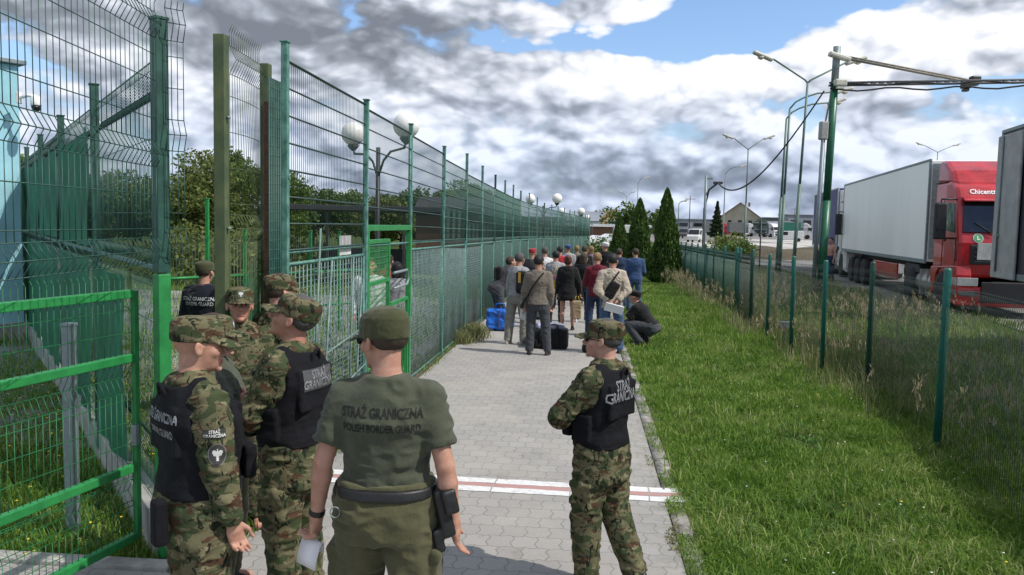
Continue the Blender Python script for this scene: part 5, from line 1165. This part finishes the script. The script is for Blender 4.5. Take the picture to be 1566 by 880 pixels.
# --- guard in T-shirt, seen from behind, centre
pG = gpt(594, 3.62)
gG = person(pG, face(-.06, 1), 'guard from behind in plain olive T-shirt and cap with holster on his right hip', H=1.90, vox=.0058, fine=True, girth=1.10, width=1.0, head=(R(48), R(4)), glasses=True,
    arms=dict(uaL=(-.30, -.10, -1), faL=(-.16, .20, -1), uaR=(.28, -.16, -1), faR=(.14, .16, -1)), hands=dict(curlL=.9, curlR=.35, thL=(.2, 1, 0), thR=(-.2, 1, 0)),
    legs=dict(thL=(-.08, .08, -1), thR=(.08, -.08, -1), shR=(.05, -.25, -1)), top=dict(m=OLIVE, off=.016, hem=.03, sleeve=.72, amp=.009, name='tshirt'), bottom=dict(m=OLIVE_T, off=.036, waist=.10, amp=.012), cap=dict(m=OLIVE_C, soft=True), hair=HB, belt=True, shoes=BOOT, boots=True)
i = gG; TPg = i['TP']; bv = BVH[i['shirt'].name]
decal('back_lettering', text_geo(['STRAŻ GRANICZNA'], .058, bold=.0012, cond=.62), bv, TPg((0, -.18, .395)), (1, 0, 0), (0, -1, 0), DK, i['shirt'], .002, .015)
decal('back_lettering', text_geo(['POLISH BORDER GUARD'], .047, bold=.001, cond=.60), bv, TPg((0, -.18, .335)), (1, 0, 0), (0, -1, 0), DK, i['shirt'], .002, .015)
P = Field(.006); c = TPg((.235, -.03, -.03)); Rm = np.array(Matrix.Rotation(R(-14), 3, 'Y')@Matrix.Rotation(R(25), 3, 'Z'))
P.rbox(c, (.028, .058, .10), Rm, .015, .01); P.rbox(c+np.array((.02, -.01, .055)), (.030, .068, .05), Rm, .012, .01); P.rbox(c+np.array((-.01, -.03, -.11)), (.02, .03, .05), Rm, .012, .02); P.rbox(c+np.array((.012, .03, .11)), (.016, .025, .035), Rm, .01, .01)
hol = fobj('holster', P, BLACKL, i['belt'], amp=.002)
MB().lathe([(.008, 0), (.008, .006)], seg=10, M=Matrix.Translation(c+np.array((.052, -.045, .04))) @ Matrix.Rotation(math.pi/2, 4, 'Y')).build('snap_button', GALV, hol)
c = TPg((-.175, -.06, .02)); MB().tube([tuple(c+np.array((0.02*math.cos(a)-.01, -.06, -.035+.022*math.sin(a)))) for a in np.linspace(0, 6.28, 14)], .003, 5).build('key_ring', GALV, i['belt'])
w = i['J']['wrL']; e_ = i['J']['elL']; d_ = (w-e_)/np.linalg.norm(w-e_); P = Field(.004); P.cone(w-d_*.03, w-d_*.005, .034, .034, 0, fa=True, fb=True); fobj('wristwatch', P, BLACKL, i['root'])
hp = i['root'].matrix_basis @ Vector(w+d_*.12)
V = []; 
for a in np.linspace(0, 1, 9):
    t_ = a*math.pi*1.15; V += [(.038*math.cos(t_)*.6, -.05, -.055+.075*math.sin(t_)-.04*a), (.038*math.cos(t_)*.6, .06, -.055+.075*math.sin(t_)-.04*a)]
o = link('folded_paper', npmesh('folded_paper', V, [(2*k, 2*k+1, 2*k+3, 2*k+2) for k in range(8)]), PAPER, None, True); md = o.modifiers.new('thick', 'SOLIDIFY'); md.thickness = .004
o.location = hp; o.rotation_euler = (.2, 0, 1.2); tag(o, 'folded white papers in the left hand of the guard in the olive T-shirt', 'paper')
# --- left guard, vest, seen from behind right
pA = gpt(297, 3.78)
gA = person(pA, face(.70, .72), 'guard at far left in black vest over camouflage looking right past the others', H=1.83, vox=.0058, fine=True, bald=True, girth=1.12, width=1.05, head=(R(-14), R(4)), hair=HG,
    arms=dict(uaL=(-.2, .12, -1), faL=(.1, .7, -1), uaR=(.16, .08, -1), faR=(.02, .24, -1)), hands=dict(curlR=.7, curlL=.7), top=camo_top, bottom=camo_tr, cap=CB, vest=.02, shoes=BOOT, boots=True)
i = gA; bv = BVH[i['vest'].name]; T_ = i['TP']
decal('back_lettering', text_geo(['STRAŻ GRANICZNA'], .054, bold=.0014, cond=.60), bv, T_((.02, -.22, .375)), (1, 0, 0), (0, -1, 0), LT, i['vest'], .0025, .015)
decal('back_lettering', text_geo(['BORDER GUARD'], .050, bold=.0012, cond=.66), bv, T_((.02, -.22, .305)), (1, 0, 0), (0, -1, 0), LT, i['vest'], .0025, .015)
def sleeve_badge(i, q):
    J = i['J']; bs = BVH[i['shirt'].name]; sgn = 1 if q == 'R' else -1; a, b = J['sh'+q], J['el'+q]; nn = Vector((sgn*1, -.28, 0)).normalized(); u = Vector((0, 1, 0)) if sgn > 0 else Vector((0, -1, 0))
    c = a+(b-a)*.42; p = decal('name_strip', poly_geo([[(-.047, -.019), (.047, -.019), (.047, .019), (-.047, .019)]]), bs, c, u, nn, mat('dark_patch', (.03, .032, .028), .9), i['shirt'], .003, .01)
    decal('name_strip_text', text_geo(['STRAŻ', 'GRANICZNA'], .0185, space=1.1, bold=.0004, cond=.85), bs, c, u, nn, mat('silver_thread', (.62, .62, .60), .6), i['shirt'], .005, .01)
    c = a+(b-a)*.72; decal('arm_badge', disc_geo(.038, .046), bs, c, u, nn, mat('badge_rim', (.16, .16, .15), .9), i['shirt'], .003, .012); decal('arm_badge_field', disc_geo(.034, .042), bs, c, u, nn, mat('badge_dark', (.035, .035, .033), .9), i['shirt'], .0045, .012)
    decal('badge_eagle', eagle_geo(.027), bs, c, u, nn, mat('silver_thread', (.62, .62, .60), .6), i['shirt'], .006, .008)
sleeve_badge(gA, 'R')
P = Field(.006); c = T_((.12, -.20, -.06)); P.rbox(c, (.035, .03, .10), None, .015, .01); fobj('belt_pouch', P, BLACKV, i['vest'])
# --- second guard, vest, facing left
pD = gpt(452, 4.55)
gD = person(pD, face(-.97, .22), 'guard in black vest facing left with bent arm, head bowed, behind the T-shirt guard', H=1.87, vox=.0062, fine=True, girth=1.05, head=(R(12), R(-22)), lean=(0, .05, 1), hair=HG, skn=1,
    arms=dict(uaL=(-.12, .42, -.95), faL=(.30, 1.0, -.02), uaR=(.12, .40, -1), faR=(-.3, 1.0, .02)), hands=dict(curlL=.8, curlR=.8, thL=(0, 0, 1), thR=(0, 0, 1)), top=camo_top, bottom=camo_tr, cap=CB, vest=.02, shoes=BOOT, boots=True)
i = gD; T_ = i['TP']; decal('back_panel', poly_geo([[(-.13, -.055), (.13, -.055), (.13, .055), (-.13, .055)]]), BVH[i['vest'].name], T_((0, -.22, .36)), (1, 0, 0), (0, -1, 0), mat('grey_panel', (.07, .072, .075), .7), i['vest'], .0025, .02)
decal('back_lettering', text_geo(['STRAŻ', 'GRANICZNA'], .06, space=1.0, bold=.001, cond=.75), BVH[i['vest'].name], T_((0, -.22, .36)), (1, 0, 0), (0, -1, 0), LT, i['vest'], .005, .02)
# --- guard facing the camera behind them
pC = gpt(366, 5.9)
gC = person(pC, face(.25, -1), 'camouflaged guard facing the camera, face seen between the two vested guards', H=1.79, vox=.0065, fine=True, skn=1, head=(R(14), R(-8)), hair=HB, top=camo_top, bottom=camo_tr, cap=CB, shoes=BOOT, boots=True)
# --- T-shirt guard hidden behind the left guard
pB = gpt(346, 4.85)
gB = person(pB, face(.95, .2), 'guard in olive T-shirt mostly hidden behind the leftmost vested guard, bare forearm visible', H=1.72, vox=.0068, fine=True, skn=0, lean=(0, -.13, 1), head=(R(-4), R(4)), hair=HB, arms=dict(uaR=(.15, .45, -.85), faR=(-.3, .9, -.1), faL=(.3, .8, -.2)), top=dict(m=OLIVE, off=.016, hem=.03, sleeve=.75, name='tshirt'), bottom=dict(m=OLIVE_T, off=.03), cap=CB, shoes=BOOT, boots=True)
# --- cap behind the second guard
pE = gpt(428, 6.1)
gE = person(pE, face(.5, .8), 'camouflaged guard with only his cap and shoulders showing behind the bowed guard', H=1.88, vox=.008, fine=True, skn=2, hair=HB, head=(R(-14), 0), top=camo_top, bottom=camo_tr, cap=dict(m=CAMO), shoes=BOOT, boots=True)
# --- right guard walking
pH = gpt(928, 4.95)
gH = person(pH, face(-.86, .52), 'lone guard on the right of the path in black vest and sunglasses with folded arms', H=1.72, vox=.0058, fine=True, skn=2, head=(R(14), R(-4)), glasses=True, hair=HG,
    arms=dict(uaL=(-.25, .40, -.62), faL=(.85, .30, .22), uaR=(.12, .40, -.85), faR=(-.92, .38, .26), haL=(1, -.35, -.05), haR=(-1, -.5, 0)), hands=dict(curlL=1.1, curlR=1.1, thL=(0, .3, 1), thR=(0, .3, 1)),
    legs=dict(thL=(-.02, .08, -1), shL=(0, -.04, -1), thR=(.03, -.12, -1), shR=(.0, -.42, -.95), ftR=(.1, .9, -.4)), top=camo_top, bottom=camo_tr, cap=CB, vest=.02, shoes=BOOT, boots=True)
i = gH; T_ = i['TP']; decal('back_lettering', text_geo(['STRAŻ', 'GRANICZNA'], .088, space=.95, bold=.002, cond=.60), BVH[i['vest'].name], T_((-.02, -.22, .375)), (1, 0, 0), (0, -1, 0), LT, i['vest'], .003, .018)
# --- dark clad person behind the fences
pF = gpt(313, 9.3)
gF = person(pF, face(.1, 1), 'person in dark jacket with white back lettering, standing inside by the inner fence', H=1.80, vox=.010, hair=HB, top=dict(m=cloth('navy_black_jacket', (.012, .014, .022)), off=.03, hem=-.10), bottom=dict(m=cloth('black_cloth', (.012, .012, .013)), off=.02), cap=dict(m=OLIVE_C), shoes=BOOT)
i = gF; decal('back_lettering', text_geo(['STRAŻ GRANICZNA', 'BORDER GUARD'], .055, bold=.001, cond=.8), BVH[i['shirt'].name], i['TP']((0, -.22, .36)), (1, 0, 0), (0, -1, 0), mat('silver_thread', (.62, .62, .60), .6), i['shirt'], .004, .03)
# ------------------------------------------------------------------ the queue
def C_(n, c): return cloth(n, c)
BLK = C_('black_cloth', (.012, .012, .013)); JEAN = C_('blue_jeans', (.06, .11, .20)); JEAN2 = C_('dark_jeans', (.025, .04, .085)); GRYT = C_('grey_trousers', (.055, .06, .068)); LGR = C_('light_grey_trousers', (.23, .225, .20)); TAUPE = C_('taupe_knit', (.17, .145, .12)); BEIGE = C_('beige_jacket', (.44, .38, .30)); NAVY = C_('navy_shirt', (.04, .075, .17)); MAR = C_('maroon_jacket', (.12, .012, .022)); REDC = C_('red_jacket', (.35, .03, .04)); WHC = C_('white_cloth', (.60, .60, .60)); GRC = C_('dark_grey_hoodie', (.045, .045, .05)); LGC = C_('light_grey_cloth', (.30, .30, .31)); KH = C_('khaki', (.16, .15, .11))
SHW = mat('white_shoe', (.6, .6, .6), .6); SHK = mat('black_shoe', (.02, .02, .022), .6)
QG = 'people queueing on the path'
def q(px, D, dr, label, H, top, bot, hair=HB, hb='short', sh=SHK, **k):
    rr = random.Random(len(label)*7+int(px)); top = dict(top); top['off'] = max(top.get('off', .01)*.72, bot.get('off', .014)+.006 if top.get('hem', -.02) < .05 else 0); k['width'] = k.get('width', 1)*rr.uniform(.84, .93); k.setdefault('girth', rr.uniform(.92, 1.1))
    if 'head' not in k: k['head'] = (rr.uniform(-.7, .7), rr.uniform(-.25, .1))
    if 'arms' not in k: k['arms'] = rr.choice([dict(uaR=(.2, .15, -1), faR=(-.3, 1, .1)), dict(uaL=(-.2, .2, -1), faL=(.4, 1, .2)), dict(uaL=(-.3, -.1, -1), faL=(-.1, .3, -1)), dict(uaL=(-.35, .05, -1), faL=(.45, .5, -.5), uaR=(.2, .2, -1), faR=(0, 1, .4))])
    if 'legs' not in k: k['legs'] = rr.choice([dict(thL=(-.12, .02, -1), thR=(.02, .1, -1)), dict(thL=(.02, .14, -1), thR=(.10, -.05, -1), shR=(.06, -.2, -1)), dict(thL=(-.05, .0, -1), thR=(.14, .06, -1))])
    return person(gpt(px, D), face(*dr), label, H=H, vox=k.pop('vox', .0105), top=top, bottom=bot, hair=hair, hb=hb, shoes=sh, group=QG, **k)
man = q(824, 14.5, (.05, 1), 'man in taupe sweater and grey trousers with dark crossbody strap, nearest in the queue', 1.80, dict(m=TAUPE, off=.022, hem=-.05), dict(m=GRYT, off=.022), HK, arms=dict(uaL=(-.22, -.06, -1), faL=(-.02, .15, -1), uaR=(.2, -.05, -1), faR=(-.05, .5, -1)), legs=dict(thL=(-.06, .03, -1), thR=(.12, .02, -1), shR=(.1, -.06, -1)), head=(R(-15), 0))
q(792, 15.8, (.5, .85), 'man in pale grey top and light grey trousers leaning by the blue bag', 1.80, dict(m=LGC, off=.016, hem=-.02), dict(m=LGR, off=.03), HG, sh=C_('beige_shoe', (.35, .33, .29)), lean=(0, .10, 1), arms=dict(uaL=(-.25, .1, -1), faL=(-.1, .3, -1), uaR=(.2, .25, -1), faR=(0, .6, -1)), legs=dict(thL=(-.10, -.08, -1), thR=(.12, .12, -1)))
bent = q(760, 18.2, (.9, .5), 'bent over person in dark grey hoodie beside the blue bag', 1.76, dict(m=GRC, off=.03, hem=-.10, hood=True), dict(m=GRYT, off=.03, tilt=True), HB, lean=(0, .62, .80), arms=dict(uaL=(-.1, .5, -1), faL=(.1, .3, -1), uaR=(.1, .5, -1), faR=(0, .3, -1)), legs=dict(thL=(-.05, .25, -1), shL=(0, -.22, -1), thR=(.08, .15, -1), shR=(0, -.15, -1)), head=(0, R(-30)))
q(869, 18.4, (-.05, 1), 'woman with auburn hair, black hoodie and bare legs in shorts', 1.70, dict(m=BLK, off=.034, hem=-.22, hood=True), dict(m=BLK, off=.03, len=.36), HR_, hb='bun', arms=dict(uaR=(.34, -.02, -1), faR=(.18, .25, -1)), legs=dict(thL=(-.04, .05, -1), thR=(.08, -.05, -1)))
q(850, 19.3, (.1, 1), 'person in grey and black jacket just left of the bare legged woman', 1.78, dict(m=LGC, off=.03, hem=-.12), dict(m=BLK, off=.02), HK)
q(893, 20.0, (.2, 1), 'woman in black jacket and striped white sleeves left of the maroon jacket', 1.72, dict(m=BLK, off=.03, hem=-.16), dict(m=BLK, off=.015), HB, hb='long', sh=SHW)
q(913, 17.3, (-.2, 1), 'broad man in maroon and black jacket and dark jeans with white shoes', 1.80, dict(m=MAR, off=.034, hem=-.10, hood=True), dict(m=JEAN2, off=.022), HL, sh=SHW, legs=dict(thL=(-.08, .08, -1)), girth=1.1, width=1.08)
bm_ = q(937, 14.9, (-.12, 1), 'man in beige jacket with black sling bag holding white papers behind his back', 1.84, dict(m=BEIGE, off=.036, hem=-.13, amp=.012), dict(m=JEAN, off=.024), HK, arms=dict(uaL=(-.34, -.25, -1), faL=(.62, -.32, -.62), uaR=(.34, -.25, -1), faR=(-.62, -.32, -.62)), width=1.08)
q(972, 23.5, (.05, 1), 'man in dark blue shirt and blue jeans standing at the grass edge', 1.80, dict(m=NAVY, off=.03, hem=-.10), dict(m=JEAN, off=.024), HB, width=1.1)
q(947, 24.5, (.0, 1), 'man in navy jacket half hidden behind the beige jacket', 1.78, dict(m=JEAN2, off=.03, hem=-.10), dict(m=JEAN2, off=.02), HB)
q(833, 21.5, (-.2, 1), 'bald man in white striped shirt seen over the taupe shoulder', 1.82, dict(m=WHC, off=.02, hem=-.05), dict(m=BLK, off=.02), HG)
q(814, 20.5, (.3, 1), 'person in red cap behind the pale grey top', 1.80, dict(m=GRC, off=.02), dict(m=LGR, off=.02), None, cap=dict(m=REDC))
q(856, 23.5, (.3, 1), 'dark haired person in bright red jacket deep in the queue', 1.82, dict(m=REDC, off=.03, hem=-.10), dict(m=BLK, off=.02), HK)
q(868, 25.5, (0, 1), 'person in navy blue cap farther up the queue', 1.86, dict(m=LGC, off=.02), dict(m=JEAN2, off=.02), None, cap=dict(m=NAVY))
q(882, 27.5, (.2, 1), 'blond person in khaki top far up the queue', 1.80, dict(m=KH, off=.02), dict(m=GRYT, off=.02), HL)
q(894, 24.5, (-.1, 1), 'person with brown hair and black shoulders behind the striped sleeves', 1.84, dict(m=BLK, off=.03), dict(m=GRYT, off=.02), HB)
q(903, 26.5, (.1, 1), 'fair haired person in lilac top beyond the maroon jacket', 1.80, dict(m=C_('lilac', (.25, .16, .26)), off=.02), dict(m=JEAN, off=.02), HL, hb='long')
q(925, 26.0, (-.1, 1), 'tall person in black top with white hat deep in the queue', 1.95, dict(m=BLK, off=.03), dict(m=BLK, off=.02), None, cap=dict(m=WHC))
# crouching man
cr = q(999, 16.0, (-.93, .36), 'crouching man in black T-shirt and dark cap at the grass edge', 1.78, dict(m=BLK, off=.026, hem=-.02, sleeve=.8, name='tshirt'), dict(m=GRYT, off=.03, tilt=True), None, cap=dict(m=BLK), lean=(0, .62, .80), arms=dict(uaL=(-.15, .55, -.9), faL=(.2, .5, -.9), uaR=(.15, .55, -.9), faR=(-.2, .5, -.9)), legs=dict(thL=(-.30, 1, .12), shL=(0, -.62, -.8), thR=(.30, 1, .12), shR=(0, -.62, -.8)), head=(0, R(-30)))
# people behind the gate
person(gpt(566, 12.6), face(.3, -1), 'person in white top behind the mesh of the green gate leaf', H=1.75, vox=.012, top=dict(m=WHC, off=.02), bottom=dict(m=MAR, off=.02), hair=HB, shoes=SHK)
person(gpt(607, 13.0), face(-.3, 1), 'dark haired person seen through the open half of the green gate', H=1.68, vox=.012, top=dict(m=LGC, off=.02), bottom=dict(m=BLK, off=.02), hair=HK, hb='long', shoes=SHK)
person(gpt(594, 14.5), face(.3, 1), 'person in red top behind the open half of the green gate', H=1.75, vox=.012, top=dict(m=REDC, off=.02), bottom=dict(m=BLK, off=.02), hair=HB, shoes=SHK)
# driver by the trailer
person(yard(1270, 33), face(-1, -.4), 'bare chested driver in blue trousers standing by the green pylon', H=1.78, vox=.012, bottom=dict(m=JEAN2, off=.03), hair=HB, shoes=SHK)
# ------------------------------------------------------------------ luggage
def bag(name, loc, dims, m, label, cat, rz=0, rad=.06, amp=.015, seed=1, extra=None, group=None):
    P = Field(.012); w, d, h = dims; P.rbox((0, 0, h/2), (w/2, d/2, h/2), None, rad, .02)
    o = fobj(name, P, m, None, amp=amp, seed=seed, fr=(9, 9, 11)); o.location = loc; o.rotation_euler.z = rz; tag(o, label, cat, group); return o
BLUEB = mat('blue_plastic_bag', (.012, .13, .56), .35, var=.2, vscale=8, bump=.4, bscale=14)
b = gpt(767, 18.0); o = bag('bag', b+Vector((0, 0, .04)), (.58, .42, .44), BLUEB, 'shiny blue plastic carrier bag at the foot of the fence', 'bag', seed=3, amp=.03)
MB().tube([(-.12, 0, .43), (-.10, 0, .55), (.08, .02, .56), (.12, .02, .43)], .012, 6).build('handle', BLUEB, o); MB().box((.0, -.222, .24), (.03, .012, .4), .003).build('tape', GREYP, o)
b = gpt(845, 15.4); o = bag('duffel_bag', b, (.66, .42, .38), C_('black_duffel', (.014, .014, .016)), 'large black duffel bag standing on the path behind the taupe sweater man', 'bag', seed=5, amp=.02)
MB().tube([(-.2, -.21, .12), (-.18, -.23, .36), (-.1, -.1, .46), (.1, -.1, .46), (.18, -.23, .36), (.2, -.21, .12)], .014, 6).build('handle', BLK, o)
t = bag('plaid_bag', b+Vector((-.02, .03, .37)), (.52, .34, .09), mat('plaid_blue_white', (.50, .52, .62), .6, base2=(.10, .12, .32), vscale=9, stretch=(6, 1, 1)), 'blue and white striped bag lying on the black duffel', 'bag', rz=.2, rad=.03)
t = MB().box((0, 0, 0), (.24, .20, .012), .002, Matrix.Rotation(.15, 3, 'Y')).build('paper_sheet', PAPER); t.location = b+Vector((.14, -.10, .48)); tag(t, 'white paper sheet lying on the luggage pile', 'paper')
b = gpt(826, 15.9); o = bag('bag', b, (.36, .34, .34), C_('dark_grey_bag', (.03, .03, .035)), 'small dark bag left of the black duffel', 'bag', seed=8)
b = gpt(884, 18.2); o = bag('paper_bag', b+Vector((0, 0, .28)), (.20, .12, .40), mat('kraft_paper', (.36, .27, .16), .8), 'tall beige paper bag carried by the bare legged woman', 'bag', rad=.01, amp=.01); MB().tube([(-.05, 0, .40), (-.03, 0, .50), (.03, 0, .50), (.05, 0, .40)], .005, 5).build('handle', YEL, o)
b = gpt(905, 14.9); o = bag('bag', b, (.26, .22, .16), BLK, 'small black bag on the paving at the feet of the beige jacket man', 'bag', seed=11)
def worn(i, name, loc, dims, m, label, tiltY=0, back=True, strap=True, seed=1, rad=.04):
    r = i['root']; P = Field(.010); T_ = i['TP']; c = T_(loc); P.rbox(c, np.array(dims)/2, np.array(Matrix.Rotation(tiltY, 3, 'Y')), rad, .01)
    o = fobj(name, P, m, None, amp=.006, seed=seed)
    if strap:
        pts = [T_(p) for p in ([(.10, -.12, .50), (.02, -.165, .40), (-.10, -.165, .22), (-.185, -.12, .05)] if tiltY >= 0 else [(-.10, -.12, .50), (-.02, -.165, .40), (.10, -.165, .22), (.185, -.12, .05)])]
        MB().tube([tuple(p) for p in pts], .016, 6).build('strap', BLK, o)
    o.matrix_world = r.matrix_basis; tag(o, label, 'bag'); return o
worn(man, 'crossbody_bag', (-.225, -.02, -.02), (.07, .22, .24), BLK, 'black crossbody bag on the left hip of the taupe sweater man', .5)
worn(bm_, 'sling_bag', (-.02, -.19, .18), (.17, .07, .30), BLK, 'black sling bag on the back of the beige jacket', .5, seed=2)
o = MB().box((0, 0, 0), (.34, .03, .16), .01).build('paper_folder', PAPER); o.location = bm_['root'].matrix_basis @ Vector(bm_['TP']((0, -.30, -.12))); o.rotation_euler = (.3, .25, bm_['root'].rotation_euler.z); tag(o, 'white folder held behind the back of the beige jacket man', 'folder')
o = bag('tote_bag', gpt(851, 18.6)+Vector((0, 0, .90)), (.22, .12, .30), YEL, 'yellow and pink tote bag on the shoulder beside the black hoodie', 'bag', rad=.04); MB().tube([(-.06, 0, .28), (0, .02, .52), (.06, 0, .28)], .014, 6).build('strap', YEL, o)
P = Field(.01); P.rbox((0, 0, .25), (.10, .062, .07), None, .03, .01); fobj('pink_panel', P, mat('pink_cloth', (.55, .25, .32), .8), o)
o = bag('backpack', gpt(800, 15.6)+Vector((0, 0, 1.02)), (.26, .16, .42), BLK, 'black backpack slung over the pale grey top', 'backpack', rad=.06); MB().box((-.06, -.085, .3), (.05, .01, .2), .003).build('strap', mat('mustard_strap', (.35, .22, .04), .8), o)
worn(bent, 'backpack', (0, -.17, .27), (.27, .15, .34), BLK, 'black backpack on the bent over person', 0, strap=False, rad=.08)
o = bag('carrier_bag', gpt(803, 14.6)+Vector((0, 0, .62)), (.13, .07, .20), WHC, 'small white carrier bag in the left hand of the taupe sweater man', 'bag', rad=.03)
